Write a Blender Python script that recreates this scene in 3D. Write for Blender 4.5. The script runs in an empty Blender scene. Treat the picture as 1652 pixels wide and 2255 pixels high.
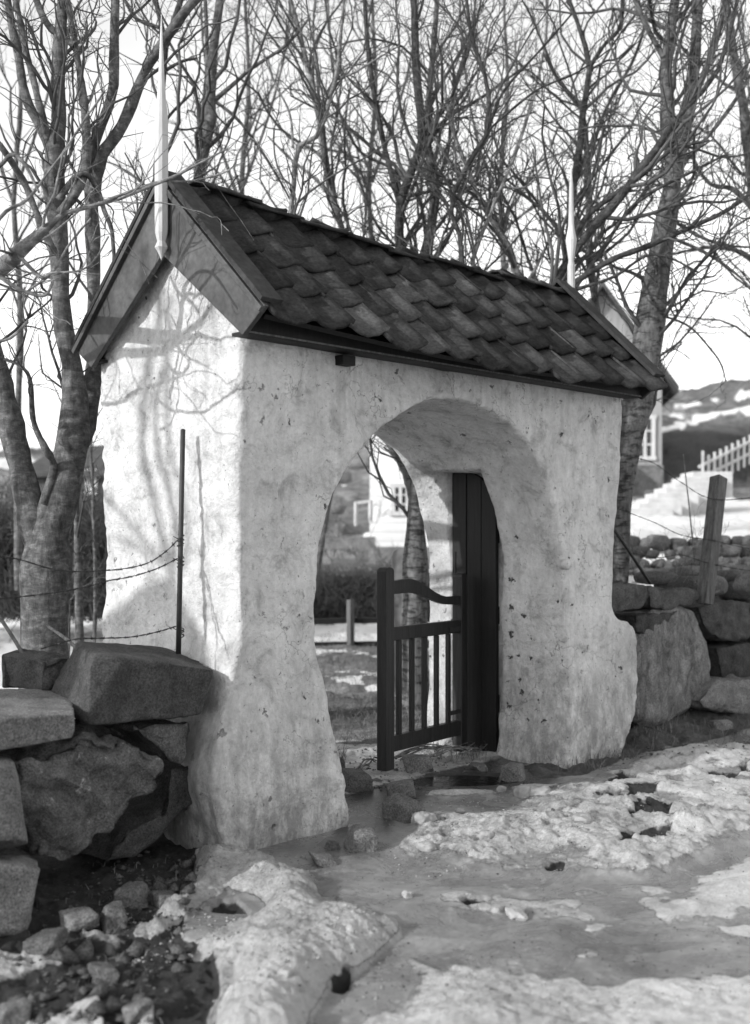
import bpy, math, random
import numpy as np
from mathutils import Vector, Matrix

rng = np.random.default_rng(7)
random.seed(7)
S = bpy.context.scene
COL = S.collection

# ------------------------------------------------------------------ camera, sky, sun, exposure
F = 2518.0                       # focal length in units of a 1652 wide picture
CAM = np.array((-3.463, -4.258, 1.49))
RT = np.array((0.696, -0.718, 0.0)); FW = np.array((0.718, 0.696, 0.0)); UP = np.array((0, 0, 1.0))
HZ = 1180.0
cd = bpy.data.cameras.new('camera'); cam = bpy.data.objects.new('camera', cd); COL.objects.link(cam)
cam.location = CAM
cam.rotation_euler = (math.radians(90), 0, math.atan2(-FW[0], FW[1]))
cd.sensor_fit = 'HORIZONTAL'; cd.sensor_width = 36; cd.lens = F / 1652 * 36; cd.shift_y = (HZ - 1127.5) / 1652
cd.clip_start = 0.05; cd.clip_end = 2000
cd.dof.use_dof = True; cd.dof.focus_distance = 6.3; cd.dof.aperture_fstop = 2.3
S.camera = cam
SUN_DIR = Vector((1.0, -0.20, -0.42)).normalized()      # the way the light travels
elev = math.asin(-SUN_DIR.z)
w = bpy.data.worlds.new('World'); S.world = w; w.use_nodes = True
nt = w.node_tree; bg = nt.nodes['Background']
sky = nt.nodes.new('ShaderNodeTexSky'); sky.sky_type = 'NISHITA'; sky.sun_disc = False
sky.sun_elevation = elev; sky.sun_rotation = math.atan2(-SUN_DIR.x, -SUN_DIR.y)
sky.dust_density = .6; sky.air_density = 1.0
sep = nt.nodes.new('ShaderNodeSeparateColor'); nt.links.new(sky.outputs[0], sep.inputs[0])
hal = nt.nodes.new('ShaderNodeMath'); hal.operation = 'MULTIPLY'; hal.inputs[1].default_value = 1.0        # a blue sensitive plate: the blue light makes the grey
nt.links.new(sep.outputs['Blue'], hal.inputs[0])
tc = nt.nodes.new('ShaderNodeTexCoord'); mp = nt.nodes.new('ShaderNodeMapping'); mp.inputs['Scale'].default_value = (2.2, 2.2, 6)
cn = nt.nodes.new('ShaderNodeTexNoise'); cn.inputs['Scale'].default_value = 1.6; cn.inputs['Detail'].default_value = 5
nt.links.new(tc.outputs['Generated'], mp.inputs[0]); nt.links.new(mp.outputs[0], cn.inputs[0])
cr = nt.nodes.new('ShaderNodeMapRange'); cr.inputs[1].default_value = .3; cr.inputs[2].default_value = .7
cr.inputs[3].default_value = .9; cr.inputs[4].default_value = 1.1
nt.links.new(cn.outputs[0], cr.inputs[0])
mu = nt.nodes.new('ShaderNodeMath'); mu.operation = 'MULTIPLY'
nt.links.new(hal.outputs[0], mu.inputs[0]); nt.links.new(cr.outputs[0], mu.inputs[1])
nt.links.new(mu.outputs[0], bg.inputs[0]); bg.inputs[1].default_value = 0.15
sd = bpy.data.lights.new('sun', 'SUN'); sun = bpy.data.objects.new('sun', sd); COL.objects.link(sun)
sd.energy = 2.0; sd.angle = math.radians(0.5); sd.color = (1, 1, 1)
sun.rotation_euler = (-SUN_DIR).to_track_quat('Z', 'Y').to_euler()
S.view_settings.view_transform = 'Standard'; S.view_settings.look = 'None'
S.view_settings.exposure = 0.95; S.view_settings.gamma = 1.0; S.view_settings.use_curve_mapping = False
S.render.engine = 'CYCLES'; S.cycles.max_bounces = 6

# ------------------------------------------------------------------ places
def ray(px, py):
    return RT * ((px - 826) / F) + FW + UP * ((HZ - py) / F)
def P(px, py, t): return CAM + ray(px, py) * t
def on_z(px, py, z=0.0): return CAM + ray(px, py) * ((z - CAM[2]) / ray(px, py)[2])
def on_y(px, py, y=0.0): return CAM + ray(px, py) * ((y - CAM[1]) / ray(px, py)[1])
def on_x(px, py, x=0.0): return CAM + ray(px, py) * ((x - CAM[0]) / ray(px, py)[0])
def proj(X):
    d = X - CAM
    t = d @ FW; t = np.where(np.abs(t) < 1e-6, 1e-6, t)
    return 826 + (d @ RT) / t * F, HZ - d[..., 2] / t * F, t

# ------------------------------------------------------------------ numpy noise
_perm = np.random.RandomState(3).permutation(512); _perm = np.concatenate([_perm, _perm, _perm])
_grad = np.random.RandomState(4).normal(size=(512, 3)); _grad /= np.linalg.norm(_grad, axis=1)[:, None]
def perlin(X):
    X = np.asarray(X, float)
    i = np.floor(X).astype(int); f = X - i; i &= 511
    u = f * f * f * (f * (f * 6 - 15) + 10)
    out = 0
    for a in (0, 1):
        for b in (0, 1):
            for c in (0, 1):
                h = _perm[(_perm[(_perm[(i[..., 0] + a) & 511] + i[..., 1] + b) & 511] + i[..., 2] + c) & 511]
                g = _grad[h]
                d = (g * (f - np.array((a, b, c)))).sum(-1)
                wx = u[..., 0] if a else 1 - u[..., 0]
                wy = u[..., 1] if b else 1 - u[..., 1]
                wz = u[..., 2] if c else 1 - u[..., 2]
                out = out + d * wx * wy * wz
    return out * 1.5
def fbm(X, sc=1.0, oc=4, off=0.0):
    X = np.asarray(X, float) * sc + off; o = 0; a = 1.0; s = 0
    for _ in range(oc):
        o = o + perlin(X) * a; s += a; a *= .5; X = X * 2.03 + 17.3
    return o / s * 1.4
def sstep(a, b, x):
    t = np.clip((np.asarray(x, float) - a) / (b - a), 0, 1); return t * t * (3 - 2 * t)

# ------------------------------------------------------------------ object helpers
def link(name, me, mat=None, parent=None):
    o = bpy.data.objects.new(name, me); COL.objects.link(o)
    if mat is not None and me is not None and len(me.materials) == 0: me.materials.append(mat)
    if parent is not None: o.parent = parent
    return o
def tag(o, label=None, cat=None, group=None, kind=None):
    if label: o['label'] = label
    if cat: o['category'] = cat
    if group: o['group'] = group
    if kind: o['kind'] = kind
    return o
def thing(name, label, cat, loc=(0, 0, 0), group=None):
    o = bpy.data.objects.new(name, None); COL.objects.link(o); o.location = Vector(loc); o.empty_display_size = .1
    return tag(o, label, cat, group)
def mesh_np(name, V, Fq, smooth=True):
    """V (n,3), Fq (m,3|4)"""
    V = np.asarray(V, np.float32); Fq = np.asarray(Fq, np.int32); k = Fq.shape[1]
    me = bpy.data.meshes.new(name)
    me.vertices.add(len(V)); me.vertices.foreach_set('co', V.ravel())
    me.loops.add(Fq.size); me.loops.foreach_set('vertex_index', Fq.ravel())
    me.polygons.add(len(Fq)); me.polygons.foreach_set('loop_start', np.arange(len(Fq), dtype=np.int32) * k)
    me.polygons.foreach_set('loop_total', np.full(len(Fq), k, np.int32))
    if smooth: me.polygons.foreach_set('use_smooth', np.ones(len(Fq), bool))
    me.update(calc_edges=True); me.validate()
    return me
def obj_np(name, V, Fq, mat, parent=None, smooth=True):
    V = np.asarray(V, float)
    if parent is not None: V = V - np.array(parent.location)
    return link(name, mesh_np(name, V, Fq, smooth), mat, parent)
def grid_faces(n, m, wrap=False):
    i = np.arange(n - 1)[:, None]; mm = m if wrap else m - 1
    j = np.arange(mm)[None, :]; j2 = (j + 1) % m
    return np.stack([i * m + j, (i + 1) * m + j, (i + 1) * m + j2, i * m + j2], -1).reshape(-1, 4)
BOXF = [(0, 3, 2, 1), (4, 5, 6, 7), (0, 1, 5, 4), (1, 2, 6, 5), (2, 3, 7, 6), (3, 0, 4, 7)]
class MB:
    def __init__(s): s.v = []; s.f = []
    def add(s, V, Fs):
        n = len(s.v); s.v += [tuple(map(float, p)) for p in V]; s.f += [tuple(i + n for i in f) for f in Fs]
    def box(s, c, d, M=None, taper=1.0):
        x, y, z = (q / 2 for q in d)
        V = [(-x, -y, -z), (x, -y, -z), (x, y, -z), (-x, y, -z), (-x * taper, -y * taper, z), (x * taper, -y * taper, z), (x * taper, y * taper, z), (-x * taper, y * taper, z)]
        c = Vector(c)
        s.add([(M @ Vector(p) if M else Vector(p)) + c for p in V], BOXF)
    def beam(s, a, b, wd, ht, up=(0, 0, 1)):
        a = Vector(a); b = Vector(b); d = b - a; L = d.length; z = d.normalized()
        x = Vector(up).cross(z)
        if x.length < 1e-4: x = Vector((1, 0, 0)).cross(z)
        x.normalize(); y = z.cross(x)
        M = Matrix((x, y, z)).transposed()
        s.box((a + b) / 2, (wd, ht, L), M)
    def tube(s, pts, rads, n=8, cap=True):
        pts = [Vector(p) for p in pts]; 
        if not hasattr(rads, '__len__'): rads = [rads] * len(pts)
        base = len(s.v)
        up = Vector((0.31, 0.2, 0.93))
        for i, p in enumerate(pts):
            t = (pts[min(i + 1, len(pts) - 1)] - pts[max(i - 1, 0)]).normalized()
            u = t.cross(up)
            if u.length < .05: u = t.cross(Vector((1, 0, 0)))
            u.normalize(); v = t.cross(u)
            for k in range(n):
                a = 2 * math.pi * k / n
                s.v.append(tuple(p + (u * math.cos(a) + v * math.sin(a)) * rads[i]))
        for i in range(len(pts) - 1):
            for k in range(n):
                k2 = (k + 1) % n
                s.f.append((base + i * n + k, base + i * n + k2, base + (i + 1) * n + k2, base + (i + 1) * n + k))
        if cap:
            s.f.append(tuple(base + k for k in range(n))[::-1])
            s.f.append(tuple(base + (len(pts) - 1) * n + k for k in range(n)))
    def build(s, name, mat, parent=None, smooth=False, bevel=0):
        me = bpy.data.meshes.new(name)
        V = s.v
        if parent is not None:
            l = parent.location; V = [(a - l[0], b - l[1], c - l[2]) for a, b, c in V]
        me.from_pydata(V, [], s.f); me.update()
        if smooth: me.polygons.foreach_set('use_smooth', [True] * len(me.polygons))
        o = link(name, me, mat, parent)
        if bevel:
            b = o.modifiers.new('bevel', 'BEVEL'); b.width = bevel; b.segments = 2; b.limit_method = 'ANGLE'
        return o

# ------------------------------------------------------------------ materials (a black and white plate: every colour is a grey)
def g3(v): return (v, v, v, 1)
def N(t, k, **kw):
    n = t.nodes.new(k)
    for a, b in kw.items():
        if a in n.inputs.keys(): n.inputs[a].default_value = b
        else: setattr(n, a, b)
    return n
def ramp(t, src, stops, interp='LINEAR'):
    r = t.nodes.new('ShaderNodeValToRGB'); t.links.new(src, r.inputs[0]); e = r.color_ramp.elements
    r.color_ramp.interpolation = interp
    while len(e) < len(stops): e.new(.5)
    for q, (p, v) in zip(e, stops): q.position = p; q.color = g3(v)
    return r.outputs[0]
def mix(t, a, b, fac, mode='MIX'):
    m = t.nodes.new('ShaderNodeMix'); m.data_type = 'RGBA'; m.blend_type = mode
    for s_, i in ((fac, 0), (a, 6), (b, 7)):
        if isinstance(s_, (int, float)): m.inputs[i].default_value = s_ if i == 0 else g3(s_)
        else: t.links.new(s_, m.inputs[i])
    return m.outputs[2]
def newmat(name, rough=.9, spec=.3):
    m = bpy.data.materials.new(name); m.use_nodes = True; t = m.node_tree
    b = t.nodes['Principled BSDF']; b.inputs['Roughness'].default_value = rough; b.inputs['Specular IOR Level'].default_value = spec
    return m, t, b
def coords(t, scale=(1, 1, 1), world=True):
    if world: c = N(t, 'ShaderNodeNewGeometry').outputs['Position']
    else: c = N(t, 'ShaderNodeTexCoord').outputs['Object']
    mp = t.nodes.new('ShaderNodeMapping'); mp.inputs['Scale'].default_value = scale; t.links.new(c, mp.inputs[0])
    return mp.outputs[0]
def noise(t, co, sc, det=5, rough=.6, dist=0):
    n = N(t, 'ShaderNodeTexNoise'); n.inputs['Scale'].default_value = sc; n.inputs['Detail'].default_value = det
    n.inputs['Roughness'].default_value = rough; n.inputs['Distortion'].default_value = dist
    t.links.new(co, n.inputs['Vector']); return n.outputs[0]
def bump(t, b, h, dist, strength=1.0, prev=None):
    n = N(t, 'ShaderNodeBump'); n.inputs['Distance'].default_value = dist; n.inputs['Strength'].default_value = strength
    t.links.new(h, n.inputs['Height'])
    if prev is not None: t.links.new(prev, n.inputs['Normal'])
    t.links.new(n.outputs[0], b.inputs['Normal']); return n.outputs[0]
def simple(name, lo, hi, sc=8, rough=.85, spec=.3, stretch=(1, 1, 1), bd=.004, det=6, world=False, fine=None, vary=0.0):
    m, t, b = newmat(name, rough, spec)
    co = coords(t, stretch, world); n = noise(t, co, sc, det)
    c = ramp(t, n, [(.3, lo), (.7, hi)])
    if fine:
        n2 = noise(t, co, fine, 3); c = mix(t, c, ramp(t, n2, [(.3, .55), (.7, 1.3)]), .8, 'MULTIPLY')
    if vary:
        oi = N(t, 'ShaderNodeObjectInfo'); c = mix(t, c, ramp(t, oi.outputs['Random'], [(0, 1 - vary), (1, 1 + vary)]), 1.0, 'MULTIPLY')
    t.links.new(c, b.inputs['Base Color'])
    if bd: bump(t, b, n, bd)
    return m

def plaster_mat():
    m, t, b = newmat('whitewashed_plaster', .92, .15)
    co = coords(t); geo = N(t, 'ShaderNodeNewGeometry')
    sx = N(t, 'ShaderNodeSeparateXYZ'); t.links.new(geo.outputs['Position'], sx.inputs[0])
    big = noise(t, co, 1.6, 6, .62, .6)
    c = ramp(t, big, [(.28, .50), (.45, .67), (.6, .75), (.8, .71)])
    # brushed vertical wash marks
    cs = coords(t, (5, 5, .9)); ns = noise(t, cs, 3.0, 6, .7)
    c = mix(t, c, ramp(t, ns, [(.3, .78), (.62, 1.0)]), .75, 'MULTIPLY')
    # blotchy worn grey patches
    nm = noise(t, co, 5.5, 8, .72, .5)
    c = mix(t, c, ramp(t, nm, [(.34, .50), (.46, .92), (.60, 1.06)]), .85, 'MULTIPLY')
    nf = noise(t, co, 34, 6, .75); c = mix(t, c, ramp(t, nf, [(.3, .80), (.6, 1.05)]), .8, 'MULTIPLY')
    # grimy foot of the walls
    foot = N(t, 'ShaderNodeMapRange'); t.links.new(sx.outputs[2], foot.inputs[0])
    for i, v in ((1, 0.0), (2, 1.0), (3, 1.0), (4, 0.0)): foot.inputs[i].default_value = v
    fn = noise(t, coords(t, (2.2, 2.2, 1)), 4.5, 8, .75)
    fm = N(t, 'ShaderNodeMath', operation='MULTIPLY'); t.links.new(foot.outputs[0], fm.inputs[0])
    t.links.new(ramp(t, fn, [(.42, 0), (.58, 1)]), fm.inputs[1])
    c = mix(t, c, .27, fm.outputs[0])
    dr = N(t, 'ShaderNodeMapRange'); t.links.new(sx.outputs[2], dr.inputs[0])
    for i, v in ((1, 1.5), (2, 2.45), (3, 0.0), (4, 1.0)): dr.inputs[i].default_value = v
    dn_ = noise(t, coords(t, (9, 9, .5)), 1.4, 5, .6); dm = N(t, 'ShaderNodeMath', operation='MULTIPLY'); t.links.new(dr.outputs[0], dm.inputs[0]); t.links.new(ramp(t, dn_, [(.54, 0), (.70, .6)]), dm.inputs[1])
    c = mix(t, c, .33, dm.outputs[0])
    # small chipped pits
    v = N(t, 'ShaderNodeTexVoronoi'); v.inputs['Scale'].default_value = 11; v.inputs['Randomness'].default_value = 1
    wn = N(t, 'ShaderNodeTexNoise'); wn.inputs['Scale'].default_value = 38; wn.inputs['Detail'].default_value = 4; t.links.new(co, wn.inputs[0])
    va = N(t, 'ShaderNodeVectorMath', operation='MULTIPLY_ADD'); t.links.new(wn.outputs['Color'], va.inputs[0])
    va.inputs[1].default_value = (.085, .085, .085); t.links.new(co, va.inputs[2]); t.links.new(va.outputs[0], v.inputs['Vector'])
    sel = N(t, 'ShaderNodeSeparateColor'); t.links.new(v.outputs['Color'], sel.inputs[0])
    sz_ = N(t, 'ShaderNodeMath', operation='MULTIPLY_ADD'); t.links.new(sel.outputs[1], sz_.inputs[0]); sz_.inputs[1].default_value = .17; t.links.new(v.outputs['Distance'], sz_.inputs[2])
    pit = ramp(t, sz_.outputs[0], [(.19, 1), (.25, 0)])
    pm = N(t, 'ShaderNodeMath', operation='MULTIPLY'); t.links.new(pit, pm.inputs[0])
    t.links.new(ramp(t, sel.outputs[0], [(.64, 0), (.68, 1)]), pm.inputs[1])
    pm2 = N(t, 'ShaderNodeMath', operation='MULTIPLY'); t.links.new(pm.outputs[0], pm2.inputs[0])
    t.links.new(ramp(t, noise(t, co, 1.3, 2), [(.40, .2), (.54, 1)]), pm2.inputs[1])
    c = mix(t, c, .10, pm2.outputs[0])
    vb = N(t, 'ShaderNodeTexVoronoi'); vb.inputs['Scale'].default_value = 34; t.links.new(va.outputs[0], vb.inputs['Vector'])
    sb_ = N(t, 'ShaderNodeSeparateColor'); t.links.new(vb.outputs['Color'], sb_.inputs[0])
    pb = N(t, 'ShaderNodeMath', operation='MULTIPLY'); t.links.new(ramp(t, vb.outputs['Distance'], [(.14, .85), (.24, 0)]), pb.inputs[0]); t.links.new(ramp(t, sb_.outputs[0], [(.80, 0), (.85, 1)]), pb.inputs[1])
    c = mix(t, c, .16, pb.outputs[0])
    # flakes where the wash is off
    fl = noise(t, co, 17, 6, .75, .8); flm = noise(t, co, 2.3, 3, .5)
    fq = N(t, 'ShaderNodeMath', operation='MULTIPLY'); t.links.new(ramp(t, fl, [(.60, 0), (.63, 1)]), fq.inputs[0])
    t.links.new(ramp(t, flm, [(.5, 0), (.62, 1)]), fq.inputs[1])
    c = mix(t, c, .24, fq.outputs[0])
    # hairline cracks
    v2 = N(t, 'ShaderNodeTexVoronoi', feature='DISTANCE_TO_EDGE'); v2.inputs['Scale'].default_value = 1.7
    va2 = N(t, 'ShaderNodeVectorMath', operation='MULTIPLY_ADD'); wn2 = N(t, 'ShaderNodeTexNoise'); wn2.inputs['Scale'].default_value = 7
    wn2.inputs['Detail'].default_value = 6
    t.links.new(co, wn2.inputs[0]); t.links.new(wn2.outputs['Color'], va2.inputs[0]); va2.inputs[1].default_value = (.35, .35, .35)
    t.links.new(co, va2.inputs[2]); t.links.new(va2.outputs[0], v2.inputs['Vector'])
    crk = ramp(t, v2.outputs['Distance'], [(.0, 1), (.006, 0)])
    cm = N(t, 'ShaderNodeMath', operation='MULTIPLY'); t.links.new(crk, cm.inputs[0])
    t.links.new(ramp(t, noise(t, co, 1.1, 2, .5), [(.5, 0), (.57, .8)]), cm.inputs[1])
    c = mix(t, c, .14, cm.outputs[0])
    t.links.new(c, b.inputs['Base Color'])
    h = noise(t, co, 7, 8, .68, .3); n1 = bump(t, b, h, .045, 1.0)
    h2 = noise(t, co, 60, 6, .7); n2 = bump(t, b, h2, .007, .9, n1)
    inv = N(t, 'ShaderNodeMath', operation='SUBTRACT'); inv.inputs[0].default_value = 1; t.links.new(pm2.outputs[0], inv.inputs[1])
    bump(t, b, inv.outputs[0], .012, 1, n2)
    return m

def bark_mat(name, lo, hi, birch=False):
    m, t, b = newmat(name, .9, .2)
    co = coords(t, (1, 1, .35)); n = noise(t, co, 26, 8, .7)
    c = ramp(t, n, [(.3, lo), (.7, hi)])
    if birch:
        c2 = noise(t, coords(t, (1, 1, 3.2)), 9, 5, .65, .5); c = mix(t, c, ramp(t, c2, [(.40, .22), (.52, 1)]), .9, 'MULTIPLY')
    else:
        c2 = noise(t, coords(t, (1, 1, 2.2)), 11, 7, .75, .4); c = mix(t, c, ramp(t, c2, [(.36, .45), (.52, 1.0), (.66, 2.0)]), .9, 'MULTIPLY')
    t.links.new(c, b.inputs['Base Color']); bump(t, b, n, .012, .9)
    return m
def rock_mat(name, lo, hi, lichen=.0, fol=False):
    m, t, b = newmat(name, .9, .25)
    co = coords(t, (1, 1, 1) if not fol else (1.5, 1.5, .75)); n = noise(t, co, 7, 8, .7, .3 if not fol else 1.0)
    c = ramp(t, n, [(.3, lo), (.68, hi)])
    sp = noise(t, co, 110, 3, .8); c = mix(t, c, ramp(t, sp, [(.35, .4), (.65, 1.6)]), .9, 'MULTIPLY')
    if lichen:
        l = noise(t, coords(t), 9, 7, .8, .6); c = mix(t, c, .45, ramp(t, l, [(.60, 0), (.66, lichen)]))
    oi = N(t, 'ShaderNodeObjectInfo'); c = mix(t, c, ramp(t, oi.outputs['Random'], [(0, .75), (1, 1.3)]), 1.0, 'MULTIPLY')
    t.links.new(c, b.inputs['Base Color'])
    n1 = bump(t, b, n, .035, .9); bump(t, b, sp, .004, .9, n1)
    return m
def wood_mat(name, lo, hi, rough=.75, ax=2, spec=.3, vary=0):
    s_ = [9, 9, 9]; s_[ax] = .5
    m = simple(name, lo, hi, 5, rough, spec, tuple(s_), .003, 7, True, 40, vary); return m

M = {}
M['plaster'] = plaster_mat()
M['bark'] = bark_mat('rough_grey_bark', .045, .17)
M['bark_dark'] = bark_mat('dark_bark', .025, .085)
M['bark_birch'] = bark_mat('birch_bark', .05, .22, True)
M['bark_smooth'] = bark_mat('smooth_pale_bark', .09, .30)
M['twig'] = simple('twig_bark', .05, .12, 3, .85, .2, world=True, bd=0)
M['rock'] = rock_mat('grey_granite', .035, .10, .0)
M['rock_lich'] = rock_mat('lichened_granite', .05, .13, .6)
M['rock_light'] = rock_mat('pale_granite', .09, .21, .5)
M['rock_fol'] = rock_mat('foliated_gneiss', .05, .26, .4, True)
M['rock_wet'] = rock_mat('wet_broken_granite', .07, .18)
M['wood_dark'] = wood_mat('tarred_wood', .004, .011, .6)
M['wood_barge'] = simple('weathered_painted_board', .03, .085, 4, .55, .4, (1, 1, 1), .004, 7, True, 30)
M['wood_verge'] = simple('verge_board', .02, .05, 6, .8, .2, (1, 1, 1), .004, 6, True, 30)
M['wood_gate'] = wood_mat('gate_paint', .010, .028, .5, 2, .4)
M['wood_post'] = wood_mat('weathered_post_wood', .05, .16, .85)
M['wood_white'] = simple('white_paint', .38, .62, 12, .6, .3, (1, 1, .3), .002, 5, True)
M['tile'] = simple('clay_pantile', .022, .060, 9, .95, .08, (1, 1, 1), .006, 7, True, 60, .35)
M['tile_light'] = simple('side_lit_pantile', .045, .105, 9, .9, .12, (1, 1, 1), .006, 7, True, 60, .3)  # paler copy of the tile: brightness from side light put into the colour
M['iron'] = simple('rusty_iron', .01, .03, 30, .6, .5, bd=.001, world=True)
M['snowlump'] = simple('granular_snow', .24, .44, 14, .7, .3, bd=.02, det=8, world=True)

def ground_mat():
    m, t, b = newmat('snow_ice_and_dirt', .8, .4)
    co = coords(t)
    at = N(t, 'ShaderNodeAttribute'); at.attribute_name = 'cover'
    s = N(t, 'ShaderNodeSeparateColor'); t.links.new(at.outputs['Color'], s.inputs[0])
    snowA, iceA, grassA = s.outputs[0], s.outputs[1], s.outputs[2]
    dn = noise(t, co, 9, 8, .75); dirt = ramp(t, dn, [(.3, .012), (.55, .045), (.75, .11)])
    gn = noise(t, coords(t, (1, 1, 3)), 26, 8, .8); grass = ramp(t, gn, [(.3, .06), (.55, .20), (.75, .40)])
    fn_ = noise(t, coords(t, (1, 1, 2)), 1.3, 9, .78, .5); grass = mix(t, grass, ramp(t, fn_, [(.34, .35), (.5, 1.0), (.64, 2.2)]), 1.0, 'MULTIPLY')
    c = mix(t, dirt, grass, grassA)
    a2 = N(t, 'ShaderNodeAttribute'); a2.attribute_name = 'whiteness'
    inn = noise(t, coords(t), 2.6, 8, .62, 1.2); ice = ramp(t, inn, [(.28, .12), (.5, .21), (.72, .36)])
    i2 = noise(t, co, 30, 8, .8); ice = mix(t, ice, ramp(t, i2, [(.3, .7), (.7, 1.25)]), .9, 'MULTIPLY')
    i3 = noise(t, coords(t, (1, 1, 1)), 70, 3, .6); ice = mix(t, ice, .03, ramp(t, i3, [(.70, 0), (.74, .9)])); i4 = noise(t, coords(t), 6.5, 8, .75, .6); ice = mix(t, ice, .50, ramp(t, i4, [(.58, 0), (.72, .75)]))
    # speckle edges so that the covers interlock
    def brk(src, sc, amt):
        nn = noise(t, co, sc, 7, .75)
        sb = N(t, 'ShaderNodeMath', operation='MULTIPLY_ADD'); t.links.new(nn, sb.inputs[0]); sb.inputs[1].default_value = amt
        t.links.new(src, sb.inputs[2])
        return ramp(t, sb.outputs[0], [(.5 + amt * .5 - .10, 0), (.5 + amt * .5 + .10, 1)])
    ice = mix(t, ice, .035, at.outputs['Alpha']); icem = brk(iceA, 12, .8); c = mix(t, c, ice, icem)
    sn = noise(t, co, 6, 9, .75, .4); sc_ = ramp(t, sn, [(.30, .20), (.46, .44), (.66, .66)])
    s2 = noise(t, co, 60, 6, .85); sc_ = mix(t, sc_, ramp(t, s2, [(.3, .35), (.45, .85), (.62, 1.15)]), .95, 'MULTIPLY'); sdk = noise(t, co, 26, 4, .6); sc_ = mix(t, sc_, .06, ramp(t, sdk, [(.66, 0), (.72, .8)]))
    s3 = noise(t, co, 2.1, 6, .7, .5); sc_ = mix(t, sc_, ramp(t, s3, [(.35, .70), (.6, 1.08)]), 1.0, 'MULTIPLY'); sc_ = mix(t, sc_, .80, a2.outputs['Fac']); snm = brk(snowA, 16, .9); c = mix(t, c, sc_, snm)
    t.links.new(c, b.inputs['Base Color'])
    r1 = mix(t, .9, ramp(t, inn, [(.35, .18), (.7, .42)]), icem); r2 = mix(t, r1, .65, snm)
    t.links.new(r2, b.inputs['Roughness'])
    n1 = N(t, 'ShaderNodeBump'); n1.inputs['Distance'].default_value = .03
    amp = mix(t, mix(t, 1.0, .15, icem), .8, snm)
    hm = N(t, 'ShaderNodeMath', operation='MULTIPLY'); t.links.new(noise(t, co, 22, 9, .78), hm.inputs[0]); t.links.new(amp, hm.inputs[1])
    t.links.new(hm.outputs[0], n1.inputs['Height']); 
    n2 = N(t, 'ShaderNodeBump'); n2.inputs['Distance'].default_value = .004; t.links.new(noise(t, coords(t), 7, 4), n2.inputs['Height'])
    t.links.new(n1.outputs[0], n2.inputs['Normal']); t.links.new(n2.outputs[0], b.inputs['Normal'])
    return m
M['ground'] = ground_mat()

# ------------------------------------------------------------------ the ground: one sheet round the camera, finest where near
def poly_sd(px, py, poly):
    poly = np.asarray(poly, float); d = np.full(px.shape, 1e18); inside = np.zeros(px.shape, bool)
    n = len(poly)
    for i in range(n):
        a = poly[i]; b = poly[(i + 1) % n]; e = b - a
        wx = px - a[0]; wy = py - a[1]
        h = np.clip((wx * e[0] + wy * e[1]) / (e @ e + 1e-9), 0, 1)
        d = np.minimum(d, (wx - e[0] * h) ** 2 + (wy - e[1] * h) ** 2)
        c = ((a[1] <= py) & (b[1] > py)) | ((b[1] <= py) & (a[1] > py))
        xi = a[0] + (py - a[1]) / (b[1] - a[1] + 1e-12) * e[0]
        inside ^= c & (px < xi)
    d = np.sqrt(d); return np.where(inside, d, -d)      # positive inside
SNOW_RIDGE = [(425, 1872), (500, 1870), (565, 1882), (640, 1915), (692, 1942), (690, 1962), (715, 2005), (790, 2012), (872, 2042), (878, 2066), (835, 2100), (800, 2140), (765, 2160), (735, 2172), (708, 2210), (672, 2262), (640, 2330), (440, 2330), (470, 2262), (505, 2195), (522, 2160), (500, 2120), (440, 2110), (405, 2096), (440, 2070), (500, 2040), (560, 2022), (580, 2002), (560, 1980), (500, 1962), (455, 1982), (400, 2020), (350, 2062), (305, 2064), (290, 2048), (340, 2004), (400, 1962), (425, 1930)]
SNOW_BANK = [(760, 2275), (880, 2165), (960, 2112), (1020, 2083), (1150, 2105), (1366, 2160), (1470, 2134), (1560, 2126), (1900, 2120), (2400, 3200), (300, 3600), (520, 2600)]
SNOW_RIGHT = [(1660, 1862), (1590, 1890), (1530, 1920), (1500, 1965), (1430, 1985), (1340, 2002), (1330, 2025), (1420, 2042), (1500, 2050), (1640, 2050), (2100, 2120), (2300, 1800)]
SNOW_ROUGH = [(855, 1870), (930, 1815), (1010, 1778), (1150, 1760), (1250, 1712), (1400, 1682), (1500, 1660), (1660, 1630), (1900, 1600), (2000, 1800), (1660, 1850), (1560, 1880), (1480, 1930), (1400, 1940), (1250, 1935), (1120, 1930), (1000, 1900), (900, 1902)]
DIRT_LEFT = [(-900, 1500), (0, 1700), (470, 1700), (455, 1860), (430, 1900), (400, 1990), (400, 2060), (480, 2120), (480, 2200), (420, 2330), (380, 2800), (-900, 3400)]
DIRT_RIGHT = [(1150, 1690), (1300, 1640), (1450, 1540), (1900, 1480), (1900, 1560), (1660, 1606), (1520, 1640), (1400, 1668), (1260, 1708), (1180, 1715)]
HOLES = [[(1385, 1800), (1410, 1785), (1480, 1770), (1495, 1785), (1460, 1805), (1395, 1815)],
         [(1375, 1852), (1400, 1842), (1485, 1838), (1470, 1862), (1400, 1868), (1385, 1885), (1365, 1880)],
         [(1310, 1765), (1360, 1750), (1420, 1738), (1480, 1740), (1450, 1755), (1370, 1770)],
         [(1200, 1905), (1250, 1898), (1245, 1915), (1205, 1918)], [(1560, 1712), (1652, 1690), (1652, 1702), (1575, 1722)],
         [(735, 2172), (752, 2156), (785, 2150), (790, 2162), (760, 2180)], [(1015, 1985), (1060, 1978), (1070, 1986), (1020, 1992)],
         [(1310, 1725), (1370, 1712), (1400, 1718), (1330, 1732)], [(520, 1980), (480, 1975), (450, 2000), (540, 2010)]]
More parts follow.
